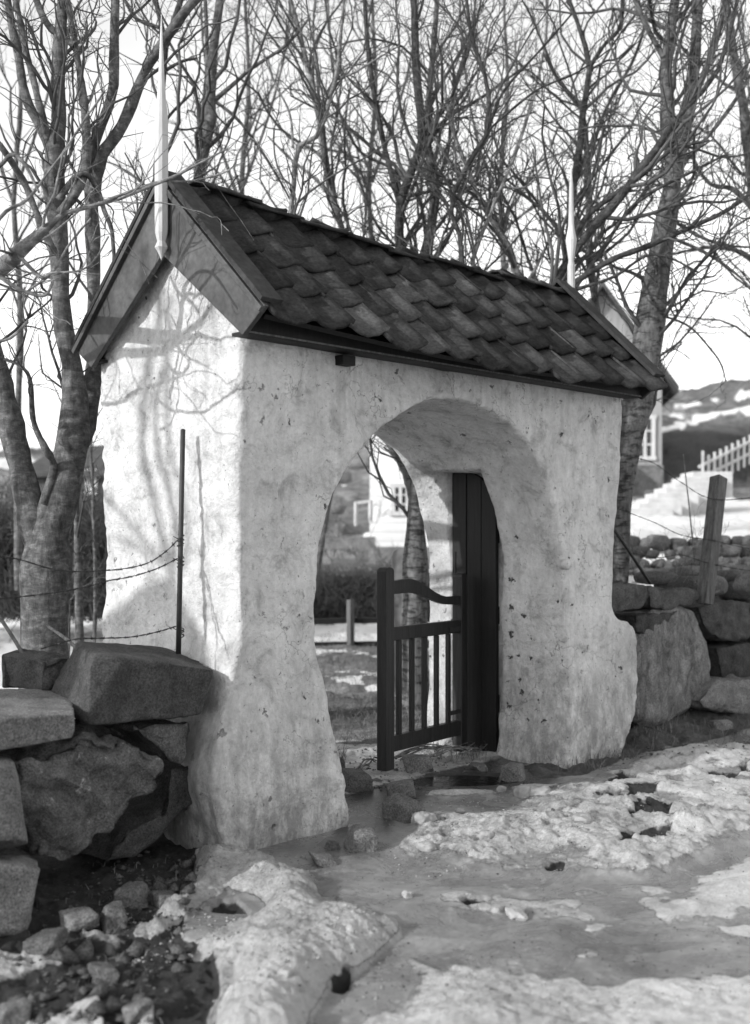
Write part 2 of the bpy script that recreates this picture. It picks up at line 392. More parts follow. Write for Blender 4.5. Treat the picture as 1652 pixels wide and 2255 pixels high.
LEFT_PATCH = [[(-60, 2085), (60, 2095), (165, 2100), (130, 2130), (60, 2150), (-60, 2190)], [(90, 2075), (160, 2020), (200, 2035), (150, 2062)],
              [(180, 2040), (250, 2050), (290, 2060), (260, 2085), (190, 2070)], [(60, 2240), (230, 2200), (250, 2290), (60, 2330)],
              [(310, 2235), (350, 2225), (350, 2255), (315, 2260)], [(470, 2130), (520, 2120), (510, 2150), (480, 2160)]]
SKY_X = [-4000, -400, 0, 215, 500, 780, 1000, 1400, 1480, 1650, 2200, 5000]
SKY_Y = [1060, 1040, 1010, 1004, 985, 940, 900, 885, 870, 838, 800, 900]

def make_ground():
    a_in = np.radians(np.linspace(-20.5, 20.5, 440))
    a_out = np.radians(np.concatenate([np.linspace(20.9, 60, 60), np.linspace(62, 298, 100), np.linspace(300, 339.1, 60)]))
    ang = np.concatenate([a_in, a_out])
    pyr = np.linspace(2290, 1560, 400); Rn = 1.49 * F / (pyr - HZ)
    R = np.concatenate([np.geomspace(.25, Rn[0] * .98, 26), Rn, np.geomspace(Rn[-1] * 1.006, 30, 190), np.geomspace(30.4, 110, 70), np.geomspace(115, 900, 14)])
    A, RR = np.meshgrid(ang, R, indexing='xy')
    X = CAM[0] + RR * (np.cos(A) * FW[0] + np.sin(A) * RT[0]); Y = CAM[1] + RR * (np.cos(A) * FW[1] + np.sin(A) * RT[1])
    ct = np.cos(A); t = RR * ct
    front = ct > .25
    px = np.where(front, 826 + F * np.tan(A), np.where(np.sin(A) > 0, 9000, -9000))
    py = np.where(front, HZ + 1.49 * F / np.maximum(t, .05), 4000)
    XY = np.stack([X, Y, np.zeros_like(X)], -1)
    wx = fbm(XY, 2.2, 5, 3.1) * 18 * np.clip(4.5 / np.maximum(RR, .5), .2, 1.3); wy = fbm(XY, 2.2, 5, 9.7) * 11 * np.clip(4.5 / np.maximum(RR, .5), .2, 1.3)
    qx = px + wx; qy = py + wy
    near = (RR < 11) & front
    nz = lambda sc, oc, o=0.: fbm(XY, sc, oc, o)
    snow = np.zeros_like(X); ice = np.zeros_like(X); grass = np.zeros_like(X); Z = np.zeros_like(X)
    n1 = nz(1.4, 4, 1.); n2 = nz(6, 5, 5.); n3 = nz(20, 4, 8.); rid = 1 - np.abs(nz(9, 4, 2.) * 2.2)
    # ---- lane in front of the gateway
    fr = sstep(.35, .1, Y) 
    ice += np.ones_like(X)
    n4 = nz(44, 3, 3.); sd = poly_sd(qx, qy, SNOW_RIDGE); a = sstep(-5, 12, sd); snow = np.maximum(snow, a)
    Z += .12 * (1 - np.exp(-np.maximum(sd + 4, 0) / 34)) + a * (.012 * n2 + .014 * n3 + .008 * n4 + .035 * nz(2.6, 3, 6.6) - .01)
    sd = poly_sd(qx, qy, SNOW_BANK); a = sstep(-14, 60, sd + 26 * n2); snow = np.maximum(snow, a * (.74 + .35 * n1 + .25 * n2))
    Z += .10 * sstep(-5, 260, sd) + a * (.02 * n2 + .010 * n3 + .004 * n4)
    sd = poly_sd(qx, qy, SNOW_RIGHT); a = sstep(-20, 60, sd + 24 * n2); snow = np.maximum(snow, a * (.82 + .3 * n2))
    Z += .07 * sstep(-10, 120, sd) + a * .012 * n2
    sd = poly_sd(qx, qy, SNOW_ROUGH); a = sstep(-12, 26, sd)
    snow = np.maximum(snow, a * np.clip(.62 + .55 * n2 + .35 * n1, 0, 1)); Z += a * (.03 + .030 * n2 + .014 * n3 + .006 * n4 + .02 * rid + .02 * nz(3, 3, 8.8)) * np.clip(.75 + 1.3 * n1, .15, 1.5)
    for px_, py_, rx, ry, hh in ((1360, 1880, 110, 22, .05), (1250, 1850, 90, 18, .05), (1420, 1745, 150, 10, .05), (1560, 1680, 120, 12, .07), (1150, 1835, 120, 12, .03), (960, 1800, 30, 10, .03), (1000, 1752, 110, 7, .04), (1180, 1740, 60, 8, .03), (1500, 1830, 80, 12, .04)):
        e = np.exp(-((qx - px_) / rx) ** 2 - ((qy - py_) / ry) ** 2); Z += hh * e; snow = np.maximum(snow, e * 1.0 * near)
    # thin patches in the ice
    e = sstep(.08, .40, nz(2.3, 6, 21.) + .10 * sstep(900, 1500, px)) * sstep(1880, 1960, py) * .70; snow = np.maximum(snow, e * near); Z += e * near * (.012 + .008 * n2)
    # left dirt under the stone wall
    sd = poly_sd(qx, qy, DIRT_LEFT); a = sstep(-6, 8, sd); Z += a * (.035 * n2 + .02 * n3 - .02)
    ice *= 1 - a; snow = np.where(sd > 0, np.maximum(snow * 0, sstep(-5, 12, poly_sd(qx, qy, SNOW_RIDGE))), snow)
    for q in LEFT_PATCH:
        s_ = poly_sd(qx, qy, q); b = sstep(-8, 10, s_); snow = np.maximum(snow, b * .62); Z += b * .03
    sd = poly_sd(qx, qy, DIRT_RIGHT); a = sstep(-8, 10, sd); ice *= 1 - a; snow *= 1 - a; Z += a * .05 * n2 + sstep(0, 60, sd) * .12; grass = np.maximum(grass, a * .25)
    for q in HOLES:
        s_ = poly_sd(qx + 16 * n2 + 8 * n3, qy + 9 * n2 + 5 * n3, q); a = sstep(-6, 6, s_); snow *= 1 - a; ice *= 1 - a; Z -= a * .04
    e = np.exp(-((px - 1000) / 150) ** 2 - ((py - 1716) / 16) ** 2); Z -= .05 * sstep(.3, .9, e); ice = np.where(e > .35, 0, ice); snow = np.where(e > .35, 0, snow)
    WET = [(740, 1690), (900, 1655), (1110, 1660), (1190, 1700), (1240, 1715), (1180, 1738), (1100, 1742), (960, 1748), (885, 1785), (850, 1840), (740, 1842)]
    wet = sstep(-10, 10, poly_sd(qx, qy, WET)) * .85 + .45 * sstep(-10, 20, poly_sd(qx, qy, [(560, 1868), (745, 1835), (880, 1850), (860, 1880), (700, 1900), (600, 1880)])) 
    wet = np.clip(wet + .35 * sstep(.1, .5, nz(1.2, 4, 44.)) * (py > 1900), 0, 1) * near; snow = snow * (1 - .9 * (wet > .5))
    snow = np.where(~front | (RR > 11), .7, snow)
    Z += .012 * nz(.9, 3, 4.)
    # ---- behind the gateway
    sky_ = np.interp(px, SKY_X, SKY_Y); zs = 1.49 + (HZ - sky_) / F * 70
    tt = np.where(front, t, RR)
    zl = np.where(tt < 19, 0, np.where(tt < 26, .95 * sstep(19, 26, tt), .95 + (zs - .95) * ((np.clip(tt, 26, 70) - 26) / 44) ** 1.0))
    zr = np.interp(tt, [0, 9, 14, 20, 25, 30], [.8, .85, 1.15, 1.8, 2.15, 2.9]); zr = np.where(tt > 30, 2.9 + (zs - 2.9) * ((np.clip(tt, 30, 70) - 30) / 40) ** .8, zr)
    wr = sstep(1030, 1330, px)
    zb = zl * (1 - wr) + zr * wr
    zb = zb * sstep(.3, .9, Y) + 0
    zb = np.where(tt > 72, zb - (tt - 72) * .03, zb)
    left = sstep(.1, -.3, X) * sstep(.3, .8, Y) * sstep(12, 7, RR); zb = zb + .35 * left
    bk = sstep(.3, .6, Y); bk = np.maximum(bk, sstep(12, 16, RR) * (~front | (Y > -2)))
    mound = (.09 * nz(.8, 4, 6.) + .05 * nz(2.5, 4, 7.)) * sstep(7.8, 9.5, RR)
    mound += np.where(tt > 24, nz(.12, 5, 3.) * 1.2 * sstep(27, 45, tt) + .35 * nz(.6, 5, 4.4) * sstep(27, 40, tt), 0); mound *= 1 - .8 * sstep(20, 22, tt) * sstep(30, 27, tt)
    Z = Z * (1 - bk) + (zb + mound + .015 * n3) * bk
    Zw = Z.copy(); _, pya, _ = proj(np.stack([X, Y, Z], -1))
    g = nz(.55, 5, 31.); g2 = nz(.2, 5, 41.)
    sb = sstep(.02, .22, g + .25 * nz(3, 4, 2.)) * .8
    sb = np.where(tt > 24, sstep(.22, .38, g2 + .2 * nz(.6, 4, 8.)) * .8, sb)
    sb = np.where((px > 650) & (px < 1000) & (tt > 15.6) & (tt < 19.3), 1, sb)
    sb = np.where((px > 650) & (px < 1000) & (tt > 7.2) & (tt < 8.2), .75, sb)
    sb = np.where((px > 650) & (px < 1000) & (tt > 8.4) & (tt < 10.5), sb * .35, sb)
    sb = np.where((px > 1330) & (tt > 16) & (tt < 26), .95, sb)
    strip = np.exp(-((pya - (945 - (px - 1450) * .22) + 14 * g2) / 9) ** 2) + .8 * np.exp(-((pya - (905 - (px - 1450) * .2) + 20 * g2) / 7) ** 2)
    sb = np.where((px > 1300) & (tt > 30), np.maximum(sb * .5, strip), sb)
    sb = np.where((px < 300) & (tt < 20) & (tt > 8), .85, sb)
    gb = np.clip(.75 + .5 * g, 0, 1) * np.ones_like(X); gb = np.where((px > 1300) & (tt > 30), .55 - .5 * sstep(925, 960, pya), gb)
    snow = snow * (1 - bk) + sb * bk; ice = ice * (1 - bk); grass = grass * (1 - bk) + gb * bk
    V = np.stack([X, Y, Z], -1).reshape(-1, 3)
    n, m = X.shape
    V = np.concatenate([V, [[CAM[0], CAM[1], float(Z[0].mean())]]])
    me = mesh_np('ground', V, grid_faces(n, m, True))
    ca = me.color_attributes.new('cover', 'FLOAT_COLOR', 'POINT')
    C = np.ones((len(V), 4), np.float32); C[:-1, 0] = np.clip(snow, 0, 1).ravel(); C[:-1, 1] = np.clip(ice, 0, 1).ravel(); C[:-1, 2] = np.clip(grass, 0, 1).ravel()
    C[:-1, 3] = wet.ravel(); C[-1] = (.7, 0, 0, 0)
    ca.data.foreach_set('color', C.ravel())
    cl = me.attributes.new('whiteness', 'FLOAT', 'POINT'); cv = np.zeros(len(V), np.float32)
    cv[:-1] = (np.where((bk > .5) & (tt > 11), .9, 0) + np.where(front & (RR < 11), .35 * sstep(1200, 1650, px) * (1 - bk) + .25 * sstep(2060, 2200, py), 0)).ravel(); cl.data.foreach_set('value', np.clip(cv, 0, 1))  # whitens the snow far behind the gateway, to the right and near the camera
    o = link('ground', me, M['ground']); tag(o, kind='structure')
    return V, X, Y, Z, ang, R
GV, GX, GY, GZ, GANG, GRAD = make_ground()
def ground_z(x, y):
    dx = x - CAM[0]; dy = y - CAM[1]; r = math.hypot(dx, dy)
    a = math.atan2(dx * RT[0] + dy * RT[1], dx * FW[0] + dy * FW[1])
    i = int(np.clip(np.searchsorted(GRAD, r), 0, len(GRAD) - 1))
    j = int(np.argmin(np.abs((GANG - a + math.pi) % (2 * math.pi) - math.pi)))
    return float(GZ[i, j])

# dark melt water lying in the passage
mw, t_, b_ = newmat('melt_water', .16, .5); b_.inputs['Base Color'].default_value = g3(.008)
bump(t_, b_, noise(t_, coords(t_), 14, 4), .008, .9)
p = [on_z(826 + 175 * math.cos(q) + 180, 1714 + 20 * math.sin(q), -.012) for q in np.linspace(0, 2 * math.pi, 24, endpoint=False)]
mb = MB(); mb.add(p, [tuple(range(24))[::-1]]); o = mb.build('water', mw); tag(o, kind='structure')

# ------------------------------------------------------------------ the gateway
gate = thing('gateway', 'whitewashed arched churchyard gateway with a tiled gable roof', 'gateway', (1.6, .58, 0))
T = 1.17
def resample(P_, n):
    P_ = np.asarray(P_, float)
    # smooth with Catmull-Rom, then even arc length
    Q = []
    for i in range(len(P_) - 1):
        p0 = P_[max(i - 1, 0)]; p1 = P_[i]; p2 = P_[i + 1]; p3 = P_[min(i + 2, len(P_) - 1)]
        for u in np.linspace(0, 1, 12, endpoint=False):
            Q.append(.5 * ((2 * p1) + (-p0 + p2) * u + (2 * p0 - 5 * p1 + 4 * p2 - p3) * u * u + (-p0 + 3 * p1 - 3 * p2 + p3) * u ** 3))
    Q.append(P_[-1]); Q = np.array(Q); d = np.r_[0, np.cumsum(np.linalg.norm(np.diff(Q, axis=0), axis=1))]
    if np.ndim(n) == 0: s = np.linspace(0, d[-1], n)
    else: s = np.asarray(n) * d[-1]
    return np.stack([np.interp(s, d, Q[:, k]) for k in range(Q.shape[1])], -1), d[-1]
INNER = [(.665, -.15), (.645, .1), (.59, .5), (.53, .98), (.549, 1.33), (.624, 1.654), (.755, 1.895), (.942, 2.045), (1.18, 2.18), (1.424, 2.26), (1.665, 2.285), (1.92, 2.25), (2.14, 2.175), (2.33, 2.07), (2.475, 1.91), (2.575, 1.72), (2.64, 1.50), (2.675, 1.30), (2.68, .99), (2.675, .41), (2.64, .1), (2.60, -.15)]
OUT_L = [(-.12, -.15), (-.16, .1), (-.20, .33), (-.17, .50), (-.08, .76), (-.02, .92), (0, 1.05), (.012, 1.5), (-.004, 2.0), (0, 2.45)]
OUT_R = [(3.37, 2.45), (3.35, 1.9), (3.30, 1.4), (3.265, 1.04), (3.30, .93), (3.47, .86), (3.53, .78), (3.52, .5), (3.42, .2), (3.28, .06), (3.20, -.15)]
def make_gate_wall():
    nL, nG, nT, nR = 90, 14, 120, 90
    inn_d, L = resample(INNER, 600)
    zl = np.argmin(np.abs(inn_d[:300, 1] - 1.93)) / 599; zr_ = (300 + np.argmin(np.abs(inn_d[300:, 1] - 1.93))) / 599
    fr = np.concatenate([np.linspace(0, zl, nL), np.linspace(zl, zl + .02, nG + 1)[1:], np.linspace(zl + .02, zr_ - .02, nT)[1:], np.linspace(zr_ - .02, zr_, nG + 1)[1:], np.linspace(zr_, 1, nR)[1:]])
    inn, _ = resample(INNER, fr)
    ol, _ = resample(OUT_L, nL); orr, _ = resample(OUT_R, nR)
    top = np.stack([np.linspace(0, 3.37, nT), np.full(nT, 2.45)], -1)
    out = np.concatenate([ol, np.repeat([[0, 2.45]], nG, 0), top[1:], np.repeat([[3.37, 2.45]], nG, 0), orr[1:]])
    gg = np.concatenate([np.zeros(nL), np.linspace(0, 1, nG + 1)[1:], np.ones(nT - 1), np.linspace(1, 0, nG + 1)[1:], np.zeros(nR - 1)])
    n = len(fr); r = .026; r2 = .012
    qs = lambda k: np.linspace(0, 1, k)
    loops = []       # (n,3) position, and displacement direction (n,3)
    D = np.linalg.norm(out - inn, axis=1)
    def face(side, k):
        res = []
        for q in qs(k):
            f = q ** 1.0
            if q < .12: f = q * .6
            p = inn + (out - inn) * f
            d1 = D * f; d2 = D * (1 - f)
            d = np.minimum(np.where(d1 < r, r - np.sqrt(np.maximum(r * r - (r - d1) ** 2, 0)), 0) + 0,
                           r) + np.where(d2 < r2, r2 - np.sqrt(np.maximum(r2 * r2 - (r2 - d2) ** 2, 0)), 0)
            y = d if side == 0 else T - d
            res.append(np.stack([p[:, 0], y if np.ndim(y) else np.full(n, y), p[:, 1]], -1))
        return res
    front = face(0, 46)
    ys = np.concatenate([[r2], np.linspace(.035, T - .035, 34), [T - r2]])
    side = []
    for y in ys[1:-1]:
        h = min(y / .50, (T - y) / (T - .50)); z = out[:, 1] + gg * .66 * h
        # the flare of the foot dies out towards the back
        xo = out[:, 0].copy(); k = .35 + .65 * (1 - y / T)
        xo = np.where((out[:, 0] < 0), out[:, 0] * k, xo); xo = np.where(out[:, 0] > 3.37, 3.37 + (out[:, 0] - 3.37) * k, xo)
        side.append(np.stack([xo, np.full(n, y), z], -1))
    rear = face(1, 26)[::-1]
    for q in rear: 
        q[:, 0] = np.where(q[:, 0] < 0, q[:, 0] * .35, q[:, 0])
        q[:, 0] = np.where(q[:, 0] > 3.37, 3.37 + (q[:, 0] - 3.37) * .35, q[:, 0])
    rev = []
    yr = np.concatenate([np.linspace(T - .06, .945, 7), [.93], np.linspace(.92, .53, 10), [.515, .5], np.linspace(.47, .06, 14)])
    for y in yr:
        p = inn.copy()
        if .5 < y < .94:
            rr_ = (p[:, 0] > 1.9) & (p[:, 1] < 1.94); p[rr_, 0] = np.maximum(p[rr_, 0], 2.715)
            ll = (p[:, 0] < 1.2) & (p[:, 1] < 1.9); p[ll, 0] -= .04
        if y >= .93:
            k_ = (T - y) / (T - .93); m_ = (p[:, 0] > 1.9); tgt = np.maximum(p[:, 0], 2.64) * sstep(2.02, 1.90, p[:, 1]) + p[:, 0] * (1 - sstep(2.02, 1.90, p[:, 1]))
            p[:, 0] = np.where(m_, p[:, 0] * (1 - k_) + tgt * k_, p[:, 0])
        rev.append(np.stack([p[:, 0], np.full(n, y), p[:, 1]], -1))
    G = np.stack(front + side + rear + rev, 0)      # (loops, n, 3)
    nf = len(front); ns = len(side); nr = len(rear)
    G[..., 0] += 0
    # the front swells at the foot
    sw = (.07 * sstep(.9, 0, G[..., 2]) + .02 * np.sin(G[..., 2] * 3 + G[..., 0] * 2))
    G[..., 1] -= sw * sstep(.4, 0, G[..., 1])
    # normals by finite differences, then unevenness
    du = np.roll(G, -1, 0) - np.roll(G, 1, 0); dv = np.gradient(G, axis=1)
    nn = np.cross(du, dv); nl = np.linalg.norm(nn, axis=-1, keepdims=True); nn = nn / np.maximum(nl, 1e-9)
    bumpy = .028 * fbm(G, 1.3, 3, 4.) + .014 * fbm(G, 4.5, 4, 8.) + .005 * fbm(G, 16, 3, 2.)
    nx = fbm(G, .9, 2, 14.); 
    foot = sstep(.8, .1, G[..., 2]) * .022 * fbm(G, 7, 4, 5.)
    rightfoot = sstep(3.3, 3.5, G[..., 0]) * .05 * fbm(G * np.array((1, 1, .8)), 4.3, 6, 6.) + .012 * fbm(G, 26, 3, 9.) * sstep(.06, .0, np.abs(G[..., 0]))
    G = G + nn * ((bumpy + foot + rightfoot)[..., None]) * (nl > 1e-7)
    nloop = len(G)
    me_f = []
    V = G.transpose(1, 0, 2).reshape(-1, 3)
    return V, grid_faces(n, nloop, True)
V, Fq = make_gate_wall()
wallo = obj_np('wall', V, Fq, M['plaster'], gate)
wallo['label'] = 'uneven whitewashed masonry wall with a wide round arch'
# round iron wall anchor
c = on_y(1246, 1243, -.01); mb = MB(); mb.tube([c + (0, -.03, 0), c + (0, -.02, 0), c + (0, .03, 0)], [.028, .034, .034], 14)
mb.build('wall_anchor', M['plaster'], gate, True)

# --- roof
RY = .50; RZ = 3.235; SL = .965; ANG = math.atan(SL)
def ridge_sag(x): return -.05 * math.sin(math.pi * min(max(x / 3.4, 0), 1)) 
def tile_mesh(seed):
    r_ = np.random.RandomState(seed); nx_, ny_ = 9, 5
    W, L, th = .272, .335, .022
    xs = np.linspace(0, 1, nx_); ys = np.linspace(0, 1, ny_)
    prof = .017 * np.cos(xs * 2 * math.pi * .93 + .55) + .004 + .010 * np.exp(-((xs - 1) / .12) ** 2)
    tv = []; 
    for y in ys:
        for x, pz in zip(xs, prof):
            low = 1 - y
            yy = y * L - low ** 2 * (.011 * math.sin(math.pi * x) + r_.normal() * .006) 
            tv.append((x * W + r_.normal() * .001, yy, pz + r_.normal() * .0015))
    top = np.array(tv); bot = top - (0, 0, th); n = len(top)
    Fs = []
    for i in range(ny_ - 1):
        for j in range(nx_ - 1):
            a = i * nx_ + j; Fs.append((a, a + 1, a + nx_ + 1, a + nx_)); Fs.append((n + a, n + a + nx_, n + a + nx_ + 1, n + a + 1))
    ed = [j for j in range(nx_)] + [i * nx_ + nx_ - 1 for i in range(1, ny_)] + [(ny_ - 1) * nx_ + j for j in range(nx_ - 2, -1, -1)] + [i * nx_ for i in range(ny_ - 2, 0, -1)]
    for q in range(len(ed)):
        a, b = ed[q], ed[(q + 1) % len(ed)]; Fs.append((a, n + a, n + b, b))
    me = mesh_np('roof_tile', np.concatenate([top, bot]), np.array(Fs)); 
    me.shade_flat() if False else None
    return me
tms = [tile_mesh(i) for i in range(5)]; tml = [m_.copy() for m_ in tms]
for m_ in tms: m_.materials.append(M['tile'])
for m_ in tml: m_.materials.append(M['tile_light'])
roof = link('roof', None, None, gate)
ncol, nrow = 14, 4; cw = 3.40 / ncol; ex = .268
slopeL = .775 / math.cos(ANG)
R_ = random.Random(5)
lights = {(0, 2), (1, 4), (0, 4), (2, 5), (2, 9), (3, 8), (0, 8), (0, 10), (0, 12), (3, 10), (1, 6), (0, 13), (1, 11)}
for side in (0, 1):
    for j in range(nrow):
        for i in range(ncol):
            light = side == 0 and (j, i) in lights
            o = bpy.data.objects.new('roof_tile', (tml if light else tms)[R_.randrange(5)]); COL.objects.link(o); o.parent = roof
            s0 = slopeL - j * ex - (ex if False else 0)               # distance down from the ridge of the tile's lower edge
            x0 = -.055 + i * cw + R_.uniform(-.006, .006)
            lift = .034 + R_.uniform(-.006, .010) + (.014 if R_.random() < .15 else 0)
            dy = s0 * math.cos(ANG); dz = s0 * math.sin(ANG)
            a = ANG - math.radians(5.2) + math.radians(R_.uniform(-1.6, 1.6))
            rz = math.radians(R_.uniform(-3, 3)); s0j = R_.uniform(-.03, .03) - (.02 if j == 0 else 0)
            # local: x along the ridge, y up the slope, z out of the roof
            if side == 0:
                M3 = Matrix.Rotation(a, 4, 'X') @ Matrix.Rotation(rz, 4, 'Z')
                pos = Vector((x0, RY - dy + s0j * math.cos(ANG), RZ + ridge_sag(x0) - dz + s0j * math.sin(ANG))) + Vector((0, -math.sin(ANG), math.cos(ANG))) * lift
            else:
                M3 = Matrix.Rotation(math.pi, 4, 'Z') @ Matrix.Rotation(a, 4, 'X') @ Matrix.Rotation(rz, 4, 'Z')
                pos = Vector((x0 + .26, RY + dy - s0j, RZ + ridge_sag(x0) - dz)) + Vector((0, math.sin(ANG), math.cos(ANG))) * lift
            o.matrix_local = Matrix.Translation(pos - Vector(gate.location)) @ M3
# boarding under the tiles
mb = MB()
for sg in (-1, 1):
    n_ = Vector((0, sg * math.sin(ANG), math.cos(ANG)))
    for k in range(8):
        x0 = -.04 + k * .427; x1 = x0 + .427; 
        za = RZ + ridge_sag(x0) - .012; zb_ = RZ + ridge_sag(x1) - .012
        q = [Vector((x0, RY, za)), Vector((x1, RY, zb_)), Vector((x1, RY + sg * .74, zb_ - .74 * SL)), Vector((x0, RY + sg * .74, za - .74 * SL))]
        if sg == 1: q = q[::-1]
        mb.add(q + [v - n_ * .025 for v in q], [(0, 3, 2, 1), (4, 5, 6, 7), (0, 1, 5, 4), (1, 2, 6, 5), (2, 3, 7, 6), (3, 0, 4, 7)])
mb.build('roof_boarding', M['wood_dark'], roof).location = roof.location
for o_ in [o for o in roof.children if o.name.startswith('roof_boarding')]: o_.data.transform(Matrix.Translation(-Vector(gate.location)))
# ridge tiles
def rtile(seed):
    r_ = np.random.RandomState(seed); n1_, n2_ = 9, 5; V_ = []
    for i in range(n2_):
        for j in range(n1_):
            a = math.pi * (.12 + .76 * j / (n1_ - 1)); rad = .088 - .012 * i / (n2_ - 1) + r_.normal() * .002
            V_.append((i / (n2_ - 1) * .40, math.cos(a) * rad * 1.15, math.sin(a) * rad * .72))
    V_ = np.array(V_); V2 = V_ * (1, .82, .82) - (0, 0, .002); n = len(V_)
    Fs = [tuple(r) for r in grid_faces(n2_, n1_)] + [tuple(n + q for q in r[::-1]) for r in grid_faces(n2_, n1_)]
    for j in range(n1_ - 1):
        Fs.append((j, j + 1, n + j + 1, n + j)); e_ = (n2_ - 1) * n1_; Fs.append((e_ + j + 1, e_ + j, n + e_ + j, n + e_ + j + 1))
    for i in range(n2_ - 1):
        a = i * n1_; Fs.append((a + n1_, a, n + a, n + a + n1_)); a = i * n1_ + n1_ - 1; Fs.append((a, a + n1_, n + a + n1_, n + a))
    me = mesh_np('ridge_tile', np.concatenate([V_, V2]), np.array(Fs)); me.materials.append(M['tile']); return me
rms = [rtile(i) for i in range(3)]
for k in range(9):
    o = bpy.data.objects.new('ridge_tile', rms[k % 3]); COL.objects.link(o); o.parent = roof
    x0 = .05 + k * .362
    if k == 0: x0 = .10
    o.location = Vector((x0, RY + R_.uniform(-.01, .01), RZ + ridge_sag(x0 + .18) - .012 + (.045 if k == 0 else R_.uniform(-.006, .018)))) - Vector(gate.location)
    o.rotation_euler = (R_.uniform(-.06, .06), .02 if k == 0 else R_.uniform(-.03, .03), R_.uniform(-.04, .04))
# barge boards, mouldings, verge boards at both ends
def barge(xp, th, name_sign):
    for sg in (-1, 1):
        mb = MB()
        top = lambda d: 3.285 - .95 * d
        d1 = .79 if sg == -1 else .81; d2 = d1 - .16
        o1 = (RY + sg * .0, top(0)); o2 = (RY + sg * d1, top(d1)); i2 = (RY + sg * d2, top(d1) - .115); i1 = (RY + sg * 0.0, 2.90)
        q = [o1, o2, i2, i1]
        V_ = [(xp, y + (sg * .002), z) for y, z in q] + [(xp + th, y + (sg * .002), z) for y, z in q]
        fs = [(0, 1, 2, 3), (7, 6, 5, 4), (0, 4, 5, 1), (1, 5, 6, 2), (2, 6, 7, 3), (3, 7, 4, 0)]
        if sg == 1: fs = [f[::-1] for f in fs]
        mb.add(V_, fs); mb.build('barge_board', M['wood_barge'] if xp < 1 else M['wood_verge'], gate, bevel=.004)
        # moulding along the upper edge
        a = Vector((xp - .012 if xp < 1 else xp + th + .012, RY + sg * .03, top(.03) - .022)); b = Vector((a.x, RY + sg * (d1 - .004), top(d1 - .004) - .022))
        m2 = MB(); m2.beam(a, b, .028, .024, (1, 0, 0)); m2.build('moulding', M['wood_barge'], gate, bevel=.003)
        m3 = MB(); xa = xp + .045 if xp < 1 else xp - .02
        n_ = Vector((0, sg * math.sin(ANG), math.cos(ANG)))
        a = Vector((xa, RY, RZ + .085)) ; b = Vector((xa, RY + sg * .79, RZ + .085 - .79 * .957))
        m3.beam(a, b, .13, .024, n_ if sg == 1 else n_); m3.build('verge_board', M['wood_verge'], gate, bevel=.003)
barge(-.09, .028, 1); barge(3.395, .028, -1)
# fascia and soffit boards, both sides
for y0, lab in ((-.13, 0), (1.20, 1)):
    mb = MB(); mb.box((1.655, y0, 2.50 if lab == 0 else 2.468), (3.44, .028, .14 if lab == 0 else .08)); mb.build('fascia', M['wood_dark'], gate, bevel=.003)
    mb = MB(); s_ = -1 if y0 < 0 else 1; mb.box((1.655, y0 - s_ * .055, 2.437), (3.44, .10, .016)); mb.build('soffit', M['wood_dark'], gate)
    mb = MB(); mb.box((1.655, y0 + s_ * .018, 2.437), (3.44, .008, .008)); mb.build('drip_strip', M['wood_post'], gate)
c = on_y(752, 762, -.02); mb = MB(); mb.box((c[0], -.035, 2.392), (.09, .09, .05)); mb.build('bracket', M['wood_dark'], gate, bevel=.004)
# finials
def finial(x, y, zb_, zt, wd, far):
    pr = [(0, .02), (.02, .35), (.035, .62), (.05, 1.0), (.075, .62), (.11, .95), (.13, 1.0), (.42, 1.02), (.56, 1.0), (.60, .92), (.66, .66), (.75, .45), (.85, .28), (.93, .16), (1.0, .05)]
    if far: pr = [(0, 1), (.30, 1.0), (.34, .7), (.42, 1.15), (.48, 1.5), (.53, 1.1), (.58, .75), (.85, .55), (1.0, .1)]
    mb = MB(); rings = []
    for f, s_ in pr:
        h = wd / 2 * s_; z = zb_ + (zt - zb_) * f; b_ = h * .55
        rings.append([(x - h, y - b_, z), (x - b_, y - h, z), (x + b_, y - h, z), (x + h, y - b_, z), (x + h, y + b_, z), (x + b_, y + h, z), (x - b_, y + h, z), (x - h, y + b_, z)])
    V_ = [p for r in rings for p in r]; fs = []
    for i in range(len(rings) - 1):
        for k in range(8): k2 = (k + 1) % 8; fs.append((i * 8 + k, i * 8 + k2, (i + 1) * 8 + k2, (i + 1) * 8 + k))
    fs.append(tuple(range(8))[::-1]); fs.append(tuple(len(V_) - 8 + k for k in range(8)))
    mb.add(V_, fs); o = mb.build('finial', M['wood_white'], gate)
    o['label'] = 'tall tapering white finial on the near gable' if not far else 'slender turned white finial on the far gable'
finial(-.125, RY - .045, 2.86, 4.08, .058, False); finial(3.435, RY - .04, 3.12, 4.16, .048, True)

# --- solid door leaf folded into the recess
door = thing('door_leaf', 'tall dark plank door folded open against the inside of the arch', 'door', (2.715, .72, .02))
for k in range(3):
    mb = MB(); y0 = .535 + k * .13; za, zb_ = ((1.76, 1.88), (1.885, 1.925), (1.925, 1.93))[k]; xa = 2.655 + .003 * (k % 2); q = [(y0 + .001, .02), (y0 + .125, .02), (y0 + .125, zb_), (y0 + .063, (za + zb_) / 2 + .012), (y0 + .001, za)]
    mb.add([(xa, y, z) for y, z in q] + [(xa + .035, y, z) for y, z in q], [(4, 3, 2, 1, 0), (5, 6, 7, 8, 9)] + [(i, (i + 1) % 5, 5 + (i + 1) % 5, 5 + i) for i in range(5)]); mb.build('plank', M['wood_dark'], door, bevel=.004)
for z in (.35, .95, 1.5):
    mb = MB(); mb.box((2.697, .73, z), (.012, .38, .12)); mb.build('ledge', M['wood_dark'], door)
